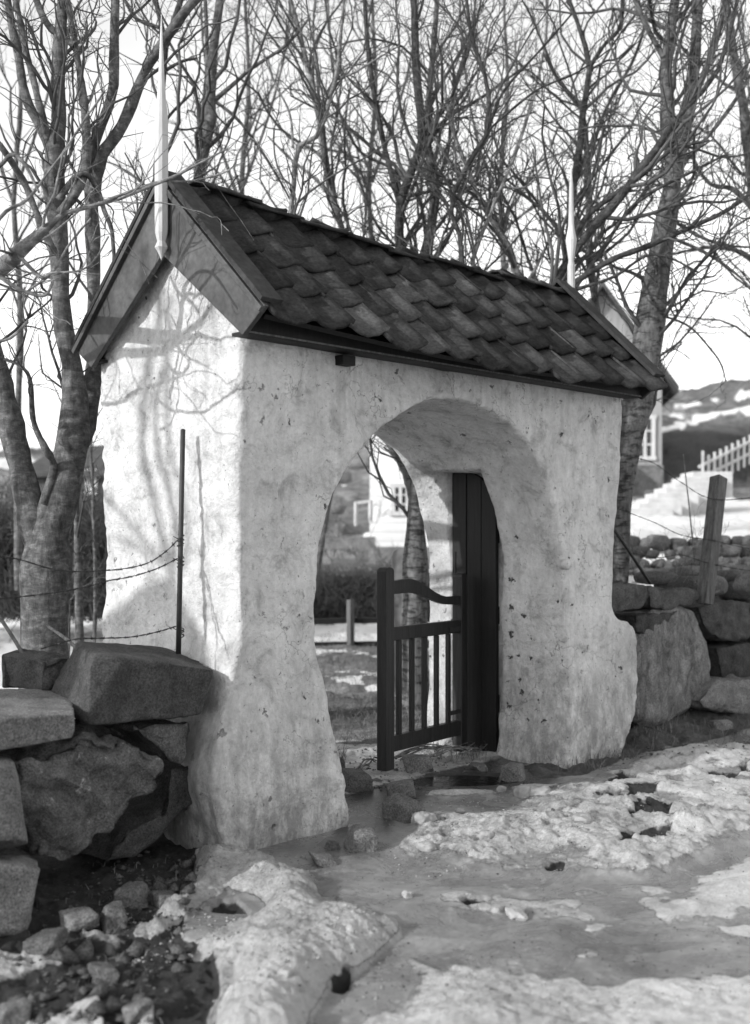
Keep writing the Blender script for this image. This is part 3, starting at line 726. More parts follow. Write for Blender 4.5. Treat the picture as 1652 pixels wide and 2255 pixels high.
# --- low picket gate
gl = thing('picket_gate', 'dark low wooden gate with a curved top rail and five pickets', 'gate', (2.1, .70, 0))
A = np.array((1.70, .655)); B = np.array((2.55, .76)); gd = (B - A) / np.linalg.norm(B - A); gang = math.atan2(gd[1], gd[0]); GR = Matrix.Rotation(gang, 3, 'Z')
def gp(f, z): q = A + (B - A) * f; return Vector((q[0], q[1], z))
def post(f, z0, z1, wx, wy, name):
    mb = MB(); c = gp(f, 0); V_ = []; n = 9; pr = []
    for k in range(n): a = math.pi * k / (n - 1); pr.append((math.cos(a) * wx / 2, z1 - wx * .32 + math.sin(a) * wx * .32))
    pr = [(wx / 2, z0)] + pr + [(-wx / 2, z0)]
    for s_ in (-1, 1): V_ += [c + GR @ Vector((x, s_ * wy / 2, 0)) + Vector((0, 0, z)) for x, z in pr]
    m_ = len(pr); fs = [tuple(range(m_))[::-1], tuple(range(m_, 2 * m_))] + [(i, (i + 1) % m_, m_ + (i + 1) % m_, m_ + i) for i in range(m_)]
    mb.add(V_, fs); return mb.build(name, M['wood_gate'], gl, bevel=.006)
post(0, .03, 1.295, .088, .075, 'post'); post(1.0, .02, 1.235, .075, .075, 'post')
mb = MB(); pts = []; nr = 18
for k in range(nr):
    f = .045 + .93 * k / (nr - 1); z = 1.16 - .095 * sstep(.25, .80, f) + .012 * math.sin(f * 5) - (.0)
    pts.append((f, z))
V_ = []
for f, z in pts:
    c = gp(f, 0)
    for s_, dz in ((-1, -.036), (1, -.036), (1, .036), (-1, .036)): V_.append(c + GR @ Vector((0, s_ * .018, 0)) + Vector((0, 0, z + dz * (1 + .25 * math.sin(f * 6)))))
fs = [(i * 4 + k, i * 4 + (k + 1) % 4, i * 4 + 4 + (k + 1) % 4, i * 4 + 4 + k) for i in range(nr - 1) for k in range(4)] + [(3, 2, 1, 0), tuple((nr - 1) * 4 + k for k in range(4))]
mb.add(V_, fs); mb.build('top_rail', M['wood_gate'], gl, bevel=.004)
for z, h in ((.875, .085), (.185, .10)):
    mb = MB(); mb.beam(gp(.04, z), gp(.97, z), .045, h, (0, 0, 1)); 
    mb.v = []; mb.f = []; c = gp(.505, z); mb.box(c, (.80, .045, h), GR.to_4x4().to_3x3()); mb.build('rail', M['wood_gate'], gl, bevel=.004)
for k in range(5):
    mb = MB(); c = gp(.165 + k * .165, .525); mb.box(c, (.034, .026, .61), GR); mb.build('picket', M['wood_gate'], gl, bevel=.003)
for z in (.30, .86):
    mb = MB(); mb.box(gp(.90, z) + GR @ Vector((0, -.026, 0)), (.17, .006, .028), GR); mb.build('strap_hinge', M['iron'], gl)
mb = MB(); c = gp(1.0, 0) + Vector((.02, .06, 0)); mb.tube([c + Vector((0, 0, .5)), c + Vector((0, 0, 1.38))], .007, 6); mb.build('latch_rod', M['iron'], gl)

# ------------------------------------------------------------------ stones
def rock_mesh(name, size, seed, planes=14, blocky=.62, rough=.035, sub=4):
    import bmesh
    bm = bmesh.new(); bmesh.ops.create_icosphere(bm, subdivisions=sub, radius=1.0)
    V_ = np.array([v.co[:] for v in bm.verts]); Fs = np.array([[v.index for v in f.verts] for f in bm.faces]); bm.free()
    r_ = np.random.RandomState(seed)
    # superellipsoid, then flat faces knocked off
    cube = V_ / np.abs(V_).max(1)[:, None]; kk_ = min(max((1.0 - blocky) * 1.7, 0.1), 1); V_ = cube * kk_ + V_ * (1 - kk_)
    V_[:, 0] += V_[:, 2] * r_.uniform(-.25, .25); V_[:, 1] += V_[:, 0] * r_.uniform(-.25, .25)
    for k in range(planes):
        n_ = r_.normal(size=3); n_ /= np.linalg.norm(n_); d = r_.uniform(.70, 1.05) * (1 + .35 * kk_)
        s_ = V_ @ n_ - d; V_ = V_ - np.where(s_ > 0, s_, 0)[:, None] * n_
    V_ *= np.array(size) / 2 / np.abs(V_).max(0)
    sz = max(size); nr = V_ / np.linalg.norm(V_, axis=1)[:, None]
    V_ = V_ + nr * (rough * sz * fbm(V_ / sz, 2.2, 5, seed * 3.7))[:, None]
    return mesh_np(name, V_, Fs)
def hex_rock(name, C8, mat, parent, seed, q=9.0, rough=.02, Nn=26, label=None):
    '''C8: eight corners (x fastest, then y, then z) of an uneven block'''
    g = np.linspace(-1, 1, Nn); g = np.sign(g) * np.abs(g) ** .8; u, v = np.meshgrid(g, g, indexing='ij'); Vs = []; Fs = []; o1 = np.ones_like(u)
    for k, (a, b, c) in enumerate([(u, v, o1), (v, u, -o1), (o1, u, v), (-o1, v, u), (v, o1, u), (u, -o1, v)]):
        Vs.append(np.stack([a, b, c], -1).reshape(-1, 3)); Fs.append(grid_faces(Nn, Nn)[:, ::-1] + k * Nn * Nn)
    c = np.concatenate(Vs); c = c / (np.abs(c) ** q).sum(1)[:, None] ** (1 / q); p = (c + 1) / 2
    C8 = np.asarray(C8, float).reshape(2, 2, 2, 3); X = 0     # [z][y][x]
    for kz in (0, 1):
        for ky in (0, 1):
            for kx in (0, 1):
                X = X + ((p[:, 0] if kx else 1 - p[:, 0]) * (p[:, 1] if ky else 1 - p[:, 1]) * (p[:, 2] if kz else 1 - p[:, 2]))[:, None] * C8[kz, ky, kx]
    r_ = np.random.RandomState(seed); cen = X.mean(0); R0 = np.linalg.norm(X - cen, axis=1).mean()
    for _ in range(4):        # chips knocked off the corners and edges
        n_ = r_.normal(size=3); n_ /= np.linalg.norm(n_); h = (X - cen) @ n_; d = h.max() * r_.uniform(.80, .94); e_ = h - d; X = X - np.where(e_ > 0, e_, 0)[:, None] * n_
    D = X - cen; D /= np.linalg.norm(D, axis=1, keepdims=True); Y = X / R0
    amp = fbm(Y, 1.6, 4, seed * 2.1) * 1.6 + np.abs(fbm(Y, 3.0, 4, seed * 1.7)) * -1.2 + fbm(Y, 9, 4, seed * 1.1) * .45
    X = X + D * (amp * rough * R0 * 1.6)[:, None]
    # weld the cube seams
    key = np.round(X / 1e-4).astype(np.int64); _, idx, inv = np.unique(key, axis=0, return_index=True, return_inverse=True); F_ = inv.reshape(-1)[np.concatenate(Fs)]
    o = obj_np(name, X[idx], F_, mat, parent)
    o.data.flip_normals() if False else None
    if label: o['label'] = label
    return o
def block8(c, size, rz, seed, jit=.16, tilt=.1):
    r_ = np.random.RandomState(seed); M3 = np.array(Matrix.Rotation(rz, 3, 'Z') @ Matrix.Rotation(r_.uniform(-tilt, tilt), 3, 'X') @ Matrix.Rotation(r_.uniform(-tilt, tilt), 3, 'Y')); out = []
    for z in (-1, 1):
        for y in (-1, 1):
            for x in (-1, 1): out.append(np.array(c) + M3 @ (np.array((x, y, z)) * np.array(size) / 2 * (1 + r_.uniform(-jit * 1.6, jit, 3)) * (1 - .12 * (z > 0))))
    return out
def rock(name, c, size, seed, mat, parent=None, rot=(0, 0, 0), **kw):
    me = rock_mesh(name, size, seed, **kw); o = link(name, me, mat, parent)
    o.location = Vector(c) - (Vector(parent.location) if parent else Vector((0, 0, 0))); o.rotation_euler = rot
    return o
# prism stone from an outline on a vertical plane (y = yf) given in the world, with depth
def slab_rock(name, outline, y0, y1, mat, parent, seed, rough=.012, tip=.0, bev=.07, n=110):
    o_ = np.asarray(outline, float); q = np.concatenate([o_, o_[:1]]); d = np.r_[0, np.cumsum(np.linalg.norm(np.diff(q, axis=0), axis=1))]
    s_ = np.linspace(0, d[-1], n, endpoint=False); O = np.stack([np.interp(s_, d, q[:, k]) for k in (0, 1)], -1)
    O = .5 * O + .25 * np.roll(O, 1, 0) + .25 * np.roll(O, -1, 0)
    bev = bev * .45; c = O.mean(0); rings = []
    W = min(np.ptp(O[:, 0]), np.ptp(O[:, 1]))
    fr = list(np.linspace(0, .86, 16)) + [.9, .93, .955, .975, .99, 1.0]
    for f in fr:      # front face from the centre outwards
        k = f; yy = y0 + (bev * W * .9) * (max(f - .80, 0) / .2) ** 2 + .02 * (f ** 2)
        rings.append(np.stack([c[0] + (O[:, 0] - c[0]) * k, np.full(n, yy), c[1] + (O[:, 1] - c[1]) * k], -1))
    for g in np.linspace(0, 1, 22)[1:]:
        yy = y0 + bev * W * .9 + .02 + (y1 - y0 - bev * W) * g; k = 1 - tip * g
        rings.append(np.stack([c[0] + (O[:, 0] - c[0]) * k, np.full(n, yy), c[1] + (O[:, 1] - c[1]) * k], -1))
    for f in (.9, .6, .3, 0): rings.append(np.stack([c[0] + (O[:, 0] - c[0]) * f * (1 - tip), np.full(n, y1), c[1] + (O[:, 1] - c[1]) * f * (1 - tip)], -1))
    G = np.stack(rings); du = np.gradient(G, axis=0); dv = np.roll(G, -1, 1) - np.roll(G, 1, 1)
    nn = np.cross(dv, du); nl = np.linalg.norm(nn, axis=-1, keepdims=True); nn = np.where(nl > 1e-8, nn / np.maximum(nl, 1e-8), np.array((0, -1.0, 0)))
    amp = fbm(G, 3.0, 3, seed * 2.3) * rough * 2.2 + fbm(G, 9, 5, seed * 1.3) * rough * 1.2 + np.abs(fbm(G, 5, 3, seed * 3.3)) * rough * 1.6
    led = np.abs((fbm(G, 1.6, 2, seed * 5.1) * 2.2 + G[..., 2] * 1.5) % 1 - .5) * rough * 3.0
    G = G - nn * (amp + led * 0.8)[..., None]
    G[0] = G[0].mean(0); G[-1] = G[-1].mean(0)
    return obj_np(name, G.reshape(-1, 3), grid_faces(len(rings), n, True), mat, parent)
def outl(pts, y=0.0): return [(lambda w_: (w_[0], w_[2]))(on_y(a, b, y)) for a, b in pts]
lw = thing('stone_wall', 'dry stone wall of big dark boulders running left from the gateway', 'stone wall', (-1.0, .2, 0))
Y0 = lambda a, b, y: on_y(a, b, y)
hex_rock('stone', [Y0(188, 1606, -.02), Y0(470, 1576, .0), Y0(96, 1540, .42), np.array((-.02, .62, .66)),
                   Y0(212, 1446, -.01), Y0(500, 1462, .03), Y0(166, 1408, .50), np.array((-.02, .60, .93))], M['rock'], lw, 1, 14, .016, 44, 'largest flat capping stone, below the iron rod')
hex_rock('stone', [Y0(-160, 1690, -.10), Y0(186, 1622, -.08), Y0(-160, 1560, .6), Y0(150, 1560, .50),
                   Y0(-160, 1590, -.12), Y0(189, 1568, -.10), Y0(-160, 1512, .58), Y0(128, 1516, .50)], M['rock_light'], lw, 2, 14, .010, 44, 'pale flat slab lit on top, at the left edge')
slab_rock('stone', outl([(25, 1668), (130, 1648), (190, 1618), (290, 1612), (340, 1660), (385, 1700), (380, 1740), (360, 1770), (320, 1780), (280, 1820), (230, 1880), (180, 1915), (100, 1900), (80, 1850), (60, 1800), (40, 1740)], -.08), -.08, .55, M['rock_lich'], lw, 3, .03, .05, .16)['label'] = 'biggest rounded boulder under the capping stones'
slab_rock('stone', outl([(300, 1605), (350, 1596), (430, 1590), (440, 1610), (428, 1660), (412, 1690), (385, 1680), (345, 1640)], .0), .02, .45, M['rock_lich'], lw, 4, .012)
hex_rock('stone', [Y0(-110, 1890, -.28), Y0(66, 1880, -.26), Y0(-110, 1860, .2), Y0(60, 1850, .2),
                   Y0(-110, 1672, -.26), Y0(34, 1676, -.22), Y0(-110, 1660, .2), Y0(30, 1660, .2)], M['rock_light'], lw, 5, 9, .02, 30)
hex_rock('stone', [Y0(-120, 2085, -.32), Y0(62, 2065, -.30), Y0(-120, 2040, .1), Y0(60, 2030, .1),
                   Y0(-120, 1895, -.30), Y0(94, 1898, -.28), Y0(-120, 1880, .1), Y0(84, 1880, .1)], M['rock_light'], lw, 6, 9, .016, 30)
slab_rock('stone', outl([(90, 1455), (135, 1440), (180, 1450), (170, 1500), (150, 1530), (90, 1530)], .45), .42, .8, M['rock'], lw, 7, .012)
slab_rock('stone', outl([(375, 1690), (425, 1680), (440, 1760), (400, 1800), (300, 1890), (230, 1900), (290, 1820), (370, 1770)], .15), .12, .5, M['rock'], lw, 8, .01)
for k, (a, b, s_) in enumerate([(-1.75, .5, .6), (-1.9, .15, .5), (-2.4, .45, .75), (-2.5, .05, .5), (-3.1, .4, .7), (-1.45, .12, .34)]):
    rock('stone', (a, .15, b), (s_ * 1.15, .6, s_ * .75), 30 + k, M['rock'], lw, sub=3)
# right-hand wall
rw = thing('stone_wall', 'dry stone wall of big boulders right of the gateway below the leaning post', 'stone wall', (4.6, .5, 0))
def srr(pts, y, dp, mat, seed, **kw): return slab_rock('stone', outl(pts, y), y, y + dp, mat, rw, seed, **kw)
srr([(1395, 1590), (1410, 1450), (1420, 1380), (1440, 1345), (1500, 1325), (1548, 1340), (1570, 1400), (1585, 1480), (1580, 1530), (1545, 1560), (1490, 1600), (1440, 1610)], .12, .55, M['rock_fol'], 11, rough=.012, bev=.16, tip=.05)['label'] = 'big upright boulder with a streaked face'
srr([(1340, 1284), (1380, 1278), (1436, 1292), (1442, 1318), (1420, 1345), (1360, 1352), (1335, 1340)], .06, .5, M['rock'], 12, rough=.012)
srr([(1436, 1292), (1530, 1296), (1560, 1312), (1530, 1332), (1470, 1345), (1440, 1340)], .14, .6, M['rock'], 13, rough=.01)
srr([(1408, 1352), (1460, 1350), (1500, 1345), (1480, 1380), (1430, 1400), (1408, 1395)], .12, .4, M['rock'], 14, rough=.01)
srr([(1545, 1335), (1600, 1320), (1665, 1325), (1670, 1400), (1625, 1420), (1590, 1408), (1560, 1380)], .25, .6, M['rock'], 15, rough=.012, bev=.12)
srr([(1585, 1425), (1670, 1415), (1680, 1500), (1600, 1498)], .25, .5, M['rock'], 16, rough=.01)
srr([(1550, 1545), (1590, 1500), (1680, 1492), (1690, 1590), (1640, 1580), (1560, 1560)], .02, .5, M['rock_light'], 17, rough=.012, bev=.12)
srr([(1660, 1320), (1760, 1310), (1800, 1420), (1680, 1430)], .3, .6, M['rock'], 18)
srr([(1660, 1440), (1800, 1440), (1820, 1590), (1680, 1590)], .25, .6, M['rock_light'], 19)
srr([(1375, 1400), (1412, 1395), (1415, 1470), (1395, 1560), (1375, 1560)], .25, .4, M['rock'], 20)
for k, (a, b, w_, h_) in enumerate([(1500, 1285, 60, 26), (1560, 1290, 50, 30), (1610, 1295, 70, 34), (1665, 1290, 60, 36), (1590, 1270, 50, 20), (1640, 1262, 60, 24), (1440, 1272, 60, 20), (1520, 1262, 50, 20), (1700, 1270, 60, 30)]):
    t = 9.3 + .35 * (k % 3) + (1300 - b) * .01
    c = P(a, b, t); rock('stone', c, (w_ / F * t, .4, h_ / F * t * 1.5), 50 + k, M['rock_light' if k % 2 else 'rock_lich'], rw, (0, 0, k), sub=3)
# rubble wall farther back on the right
rb = thing('rubble_wall', 'low tumbled rubble wall of pale round stones behind the leaning post', 'stone wall', tuple(P(1540, 1250, 12)))
R2 = random.Random(12)
for row in range(4):
    for k in range(11):
        a = 1375 + k * 33 + R2.uniform(-9, 9) + 14 * (row % 2); b = 1262 - row * 21 + R2.uniform(-4, 4) - (a - 1400) * .02; t = 12.2 + row * .18 + R2.uniform(-.1, .1)
        w_ = R2.uniform(30, 48) / F * t
        rock('stone', P(a, b, t), (w_, w_ * .9, w_ * R2.uniform(.55, .85)), 70 + row * 12 + k, M['rock_light'], rb, (R2.uniform(-.3, .3), 0, R2.uniform(0, 3)), sub=3)

# loose blocks lying on the ice before the arch: (px, py of the foot, width px, height px, label)
LOOSE = [
 (790, 1742, 100, 50, .3, 'squared dark stone block lying against the foot of the left pier', 'rock_wet'),
 (890, 1762, 96, 46, -.2, 'dark stone block behind the tilted block before the gate post', 'rock_wet'),
 (896, 1812, 100, 66, .6, 'tilted angular granite block lying before the gate post', 'rock_light'),
 (806, 1876, 90, 62, .15, 'squat square granite block standing in the ice near the left pier', 'rock_light'),
 (735, 1872, 36, 22, .5, 'small dark stone beside the square block near the left pier', 'rock_wet'),
 (720, 1905, 100, 24, .1, 'thin flat slab frozen in the smooth ice', 'rock_wet'),
 (1144, 1722, 84, 48, .9, 'pointed pyramid shaped stone at the foot of the right pier', 'rock_light'),
 (1062, 1700, 60, 20, .2, 'low dark stone between gate and pointed stone', 'rock_wet'),
 (752, 1700, 24, 42, .2, 'upright dark stone in the shade beside the left pier foot', 'rock_wet'),
 (250, 2035, 76, 72, .3, 'pale square broken stone standing in the dirt left of the snow ridge', 'rock_light'),
 (292, 1990, 100, 60, -.3, 'dark angular stone behind the pale square broken stone', 'rock_wet'),
 (366, 1990, 80, 40, .3, 'smooth grey stone touching the thin end of the snow ridge', 'rock_light'),
 (300, 2250, 90, 80, .5, 'upright pale stone at the bottom edge of the photo', 'rock_light'),
 (225, 2155, 110, 50, .3, 'broad flat stone in the dirt below the snow patches', 'rock_light'),
 (110, 2110, 120, 60, -.4, 'leaning flat stone below the wall end at the left', 'rock_light'),
 (175, 2050, 110, 44, .4, 'half buried slab leaning towards the pale square stone', 'rock_light'),
 (30, 2260, 110, 70, .2, 'rounded grey stone in the bottom left corner', 'rock_light'),
 (1598, 1612, 66, 34, .2, 'flattish pale stone in the grass under the right boulders', 'rock_light'),
 (1520, 1652, 26, 20, .2, 'small round stone near the snow edge on the right', 'rock_light'),
 (1480, 1662, 34, 18, .2, 'small stone in the dark turf by the snow edge', 'rock_wet'),
]
for k, (a, b, w_, h_, rz, lab, mt) in enumerate(LOOSE):
    q = on_z(a, b, 0.0); t = (q - CAM) @ FW; wm = w_ / F * t; hm = h_ / F * t
    gz = ground_z(q[0], q[1]); bl = .40 if 'square' in lab or 'block' in lab else .58
    o = hex_rock('loose_stone', block8((q[0] + .2 * wm, q[1] + .3 * wm, gz + hm * .30), (wm * .86, wm * .72, hm * .95), rz + .9, 200 + k, .16 if bl < .5 else .34, .14), M[mt], None, 200 + k, 9 if bl < .5 else 7, .03, 16)
    o.name = 'loose_stone'
    tag(o, lab, 'stone')
# square cut stone under the gate, rounded top
mb = MB(); c = on_z(922, 1704, .0) + (0.05, .05, .05); 
o = rock('sill_stone', c + np.array((0, 0, -.01)), (.21, .13, .12), 260, M['rock_light'], None, (0, 0, -.77), blocky=.42, rough=.012, planes=3); tag(o, 'small cut stone with a rounded top lying under the gate pickets', 'stone')
# lumps of snow and ice
LUMPS = [(940, 1812, 56, 36, 'round snow lump against the tilted granite block'), (1156, 1750, 40, 44, 'tallest pointed lump of ice at the edge of the dark water'), (1190, 1748, 60, 26, 'broad lump of ice right of the pointed one'), (905, 1968, 26, 22, 'single small snow lump on the smooth ice'), (1145, 2010, 60, 26, 'pair of frozen snow crumbs in the middle of the ice'), (1092, 1996, 60, 20, 'flat crumb of snow left of the frozen pair'), (1110, 1742, 26, 20, 'small ice crumb left of the pointed lump'), (1020, 1790, 30, 16, 'small ice chip behind the round snow lump'), (945, 1868, 50, 22, 'low ice lump beside the flat frozen slab'), (1080, 1858, 40, 26, 'chunk of snow on the rough icy patch'), (1290, 1836, 60, 22, 'chunk of snow at the left of the dark holes'), (640, 2200, 30, 18, 'snow crumb on the big snow heap'), (330, 2250, 40, 26, 'snow crumb near the bottom stones')]
for k, (a, b, w_, h_, lab) in enumerate(LUMPS):
    q = on_z(a, b, .02); t = (q - CAM) @ FW; wm = w_ / F * t; hm = h_ / F * t
    o = rock('snow_lump', (q[0], q[1] + .02, ground_z(q[0], q[1]) + hm * .16), (wm * .9, wm * .7, hm * .85), 300 + k, M['snowlump'], None, (0, 0, k), blocky=.7, rough=.17, planes=9); tag(o, lab, 'snow lump')
# crumbs of ice and grit too many to count
def scatter(name, n, box, smin, smax, mat, seed):
    r_ = np.random.RandomState(seed); base = np.array([(1, 0, 0), (-1, 0, 0), (0, 1, 0), (0, -1, 0), (0, 0, 1), (0, 0, -1)], float)
    fs = np.array([(0, 2, 4), (2, 1, 4), (1, 3, 4), (3, 0, 4), (2, 0, 5), (1, 2, 5), (3, 1, 5), (0, 3, 5)])
    Vs = []; Fs = []
    for k in range(n):
        poly = box[r_.randint(len(box))]; a = r_.uniform(poly[0], poly[2]); b = r_.uniform(poly[1], poly[3]); q = on_z(a, b, 0)
        s_ = r_.uniform(smin, smax) * (r_.rand() ** 1.5 + .3); V_ = base * s_ * r_.uniform(.6, 1.3, (6, 1)) + r_.normal(size=(6, 3)) * s_ * .2
        V_[:, 2] *= .6; Vs.append(V_ + (q[0], q[1], ground_z(q[0], q[1]) + s_ * .2)); Fs.append(fs + 6 * k)
    o = obj_np(name, np.concatenate(Vs), np.concatenate(Fs), mat, None, False); tag(o, kind='stuff'); return o
tag(scatter('ice_crumbs', 1500, [(850, 1760, 1450, 1930), (1100, 1720, 1640, 1860), (900, 1740, 1250, 1800), (440, 1880, 680, 1960), (470, 2020, 860, 2230), (280, 2000, 520, 2120)], .003, .010, M['snowlump'], 5), 'crumbs of ice strewn over the rough snow before the arch', 'ice')
tag(scatter('gravel', 1100, [(60, 1880, 430, 2250), (200, 1850, 440, 2050), (750, 1680, 1200, 1740), (1250, 1640, 1650, 1690), (700, 1640, 1000, 1700)], .004, .017, M['rock_wet'], 6), 'grit and small broken stones in the dirt', 'gravel')

tag(scatter('rubble', 170, [(60, 1960, 430, 2250), (10, 2090, 300, 2255), (240, 1900, 430, 1990)], .018, .05, M['rock_wet'], 16), 'broken stone rubble too small to count, in the dirt below the left wall', 'rubble')
tag(scatter('grit', 2500, [(430, 1880, 880, 2250), (850, 1700, 1640, 1940), (800, 2090, 1650, 2250), (560, 1860, 1650, 2090)], .0015, .0045, M['bark_dark'], 17), 'dark grit and leaf crumbs melted into the snow and ice', 'grit')
# ------------------------------------------------------------------ bare trees
def tubes(groups, n):
    """groups: list of (pts (B,K,3), rad (B,K)) -> V, F"""
    Vs = []; Fs = []; off = 0
    for pts, rad in groups:
        if len(pts) == 0: continue
        Bn, K, _ = pts.shape
        t = np.gradient(pts, axis=1); t /= np.maximum(np.linalg.norm(t, axis=-1, keepdims=True), 1e-9)
        ref = np.where((np.abs(t.mean(1))[:, 2:3] > .9), np.array([[1., 0, 0]]), np.array([[0, 0, 1.]]))[:, None, :]
        u = np.cross(t, ref); u /= np.maximum(np.linalg.norm(u, axis=-1, keepdims=True), 1e-9); v = np.cross(t, u)
        a = np.arange(n) * 2 * np.pi / n
        ring = pts[:, :, None, :] + rad[:, :, None, None] * (u[:, :, None, :] * np.cos(a)[None, None, :, None] + v[:, :, None, :] * np.sin(a)[None, None, :, None])
        Vs.append(ring.reshape(-1, 3))
        b = (np.arange(Bn) * K * n)[:, None, None]; i = (np.arange(K - 1) * n)[None, :, None]; k = np.arange(n)[None, None, :]; k2 = (k + 1) % n
        f = np.stack([b + i + k, b + i + k2, b + i + n + k2, b + i + n + k], -1).reshape(-1, 4) + off
        Fs.append(f); off += Bn * K * n
    return np.concatenate(Vs), np.concatenate(Fs)
def spawn(pts, rad, per_m, lmul, lmax, r_, K=6, ang=(25, 60), up=.25, crook=.28, umin=.2, rmul=.6, rmin=.0022, lmin=.12):
    Bn, Kp, _ = pts.shape
    seg = np.linalg.norm(np.diff(pts, axis=1), axis=-1); L = seg.sum(1)
    cnt = np.maximum(r_.poisson(per_m * L), 1); idx = np.repeat(np.arange(Bn), cnt); m = len(idx)
    u = umin + (1 - umin) * r_.rand(m) ** .85; f = u * (Kp - 1); i0 = np.minimum(f.astype(int), Kp - 2); fr = (f - i0)[:, None]
    p0 = pts[idx, i0] * (1 - fr) + pts[idx, i0 + 1] * fr; tg = pts[idx, i0 + 1] - pts[idx, i0]; tg /= np.linalg.norm(tg, axis=1, keepdims=True)
    rp = rad[idx, i0] * (1 - fr[:, 0]) + rad[idx, i0 + 1] * fr[:, 0]
    pr = r_.normal(size=(m, 3)); pr -= (pr * tg).sum(1, keepdims=True) * tg; pr /= np.linalg.norm(pr, axis=1, keepdims=True)
    a = np.radians(r_.uniform(ang[0], ang[1], m))[:, None]; d = tg * np.cos(a) + pr * np.sin(a); d[:, 2] += up * .6; d /= np.linalg.norm(d, axis=1, keepdims=True)
    ln = np.clip(L[idx] * lmul * r_.uniform(.5, 1.3, m) * (1.15 - .55 * u), lmin, lmax)
    out = np.zeros((m, K, 3)); out[:, 0] = p0; st = (ln / (K - 1))[:, None]
    for k in range(1, K):
        d = d + r_.normal(size=(m, 3)) * crook; d[:, 2] += up * .25; d /= np.linalg.norm(d, axis=1, keepdims=True); out[:, k] = out[:, k - 1] + d * st
    r0 = np.maximum(np.minimum(rp * rmul, ln * .0115 + .0022), rmin); tp = np.linspace(1, .3, K)[None]
    return out, np.maximum(r0[:, None] * tp, rmin * .8)
def limb(pl, t, r_, K=26, dt=None):
    """pl: (px, py, width px[, depth offset])"""
    q = np.array([(a[0], a[1], a[2], (a[3] if len(a) > 3 else 0)) for a in pl], float)
    q[:, 3] += t
    W3 = np.array([P(a, b, d) for a, b, _, d in q]); rad = q[:, 2] / F * q[:, 3] / 2
    n_ = np.concatenate([W3, rad[:, None]], 1); s_, L = resample(n_, K)
    pts = s_[:, :3] + fbm(s_[:, :3] * 1.0, 3.2, 3, r_.uniform(0, 50))[:, None] * np.array([[.05, .05, .02]]) * np.linspace(0, 1, K)[:, None]
    rr_ = s_[:, 3] * (1 + .07 * r_.normal(size=K)); return pts[None], np.maximum(rr_, .002)[None], L
def tree(label, limbs, t, seed, mat='bark', name='bare_tree', dens=1.0, group='bare trees behind the gateway', up=.3, ang=(25, 58), lv=(1, 1, 1), lmax=(1.5, .8, .45), twigmat='twig', umin=.25, rmin=.0019):
    r_ = np.random.RandomState(seed); L1 = [limb(l, t, r_) for l in limbs]
    base = L1[0][0][0, 0]; root = thing(name, label, 'tree', tuple(base), group)
    V_, F_ = tubes([(a, b) for a, b, _ in L1], 14); obj_np('trunk', V_, F_, M[mat], root)
    g1 = []; g2 = []; g3_ = []
    for (a, b, L) in L1:
        if lv[0] == 0: break
        thick = 1.0
        c = spawn(a, b, 3.2 * dens * lv[0], .42, lmax[0], r_, 9, ang, up, .22, umin, .5, rmin * 1.3, .3)
        g1.append(c)
        e = spawn(c[0], c[1], 4.6 * dens * lv[1], .5, lmax[1], r_, 6, (25, 65), up * .8, .27, .15, .6, rmin); g2.append(e)
        e1 = spawn(a, b, 4.0 * dens * lv[1], .2, .45, r_, 5, ang, up, .3, umin, .35, rmin, .12); g2b = e1; g3_.append(g2b)
        h = spawn(e[0], e[1], 5.0 * dens * lv[2], .5, lmax[2], r_, 4, (25, 70), up * .6, .3, .1, .7, rmin, .06); g3_.append(h)
    if g1:
        V1, F1 = tubes(g1, 6); V2, F2 = tubes(g2, 4); V3, F3 = tubes(g3_, 3)
        V_ = np.concatenate([V1, V2, V3]); F_ = np.concatenate([F1, F2 + len(V1), F3 + len(V1) + len(V2)])
        obj_np('crown', V_, F_, M[twigmat], root)
    return root
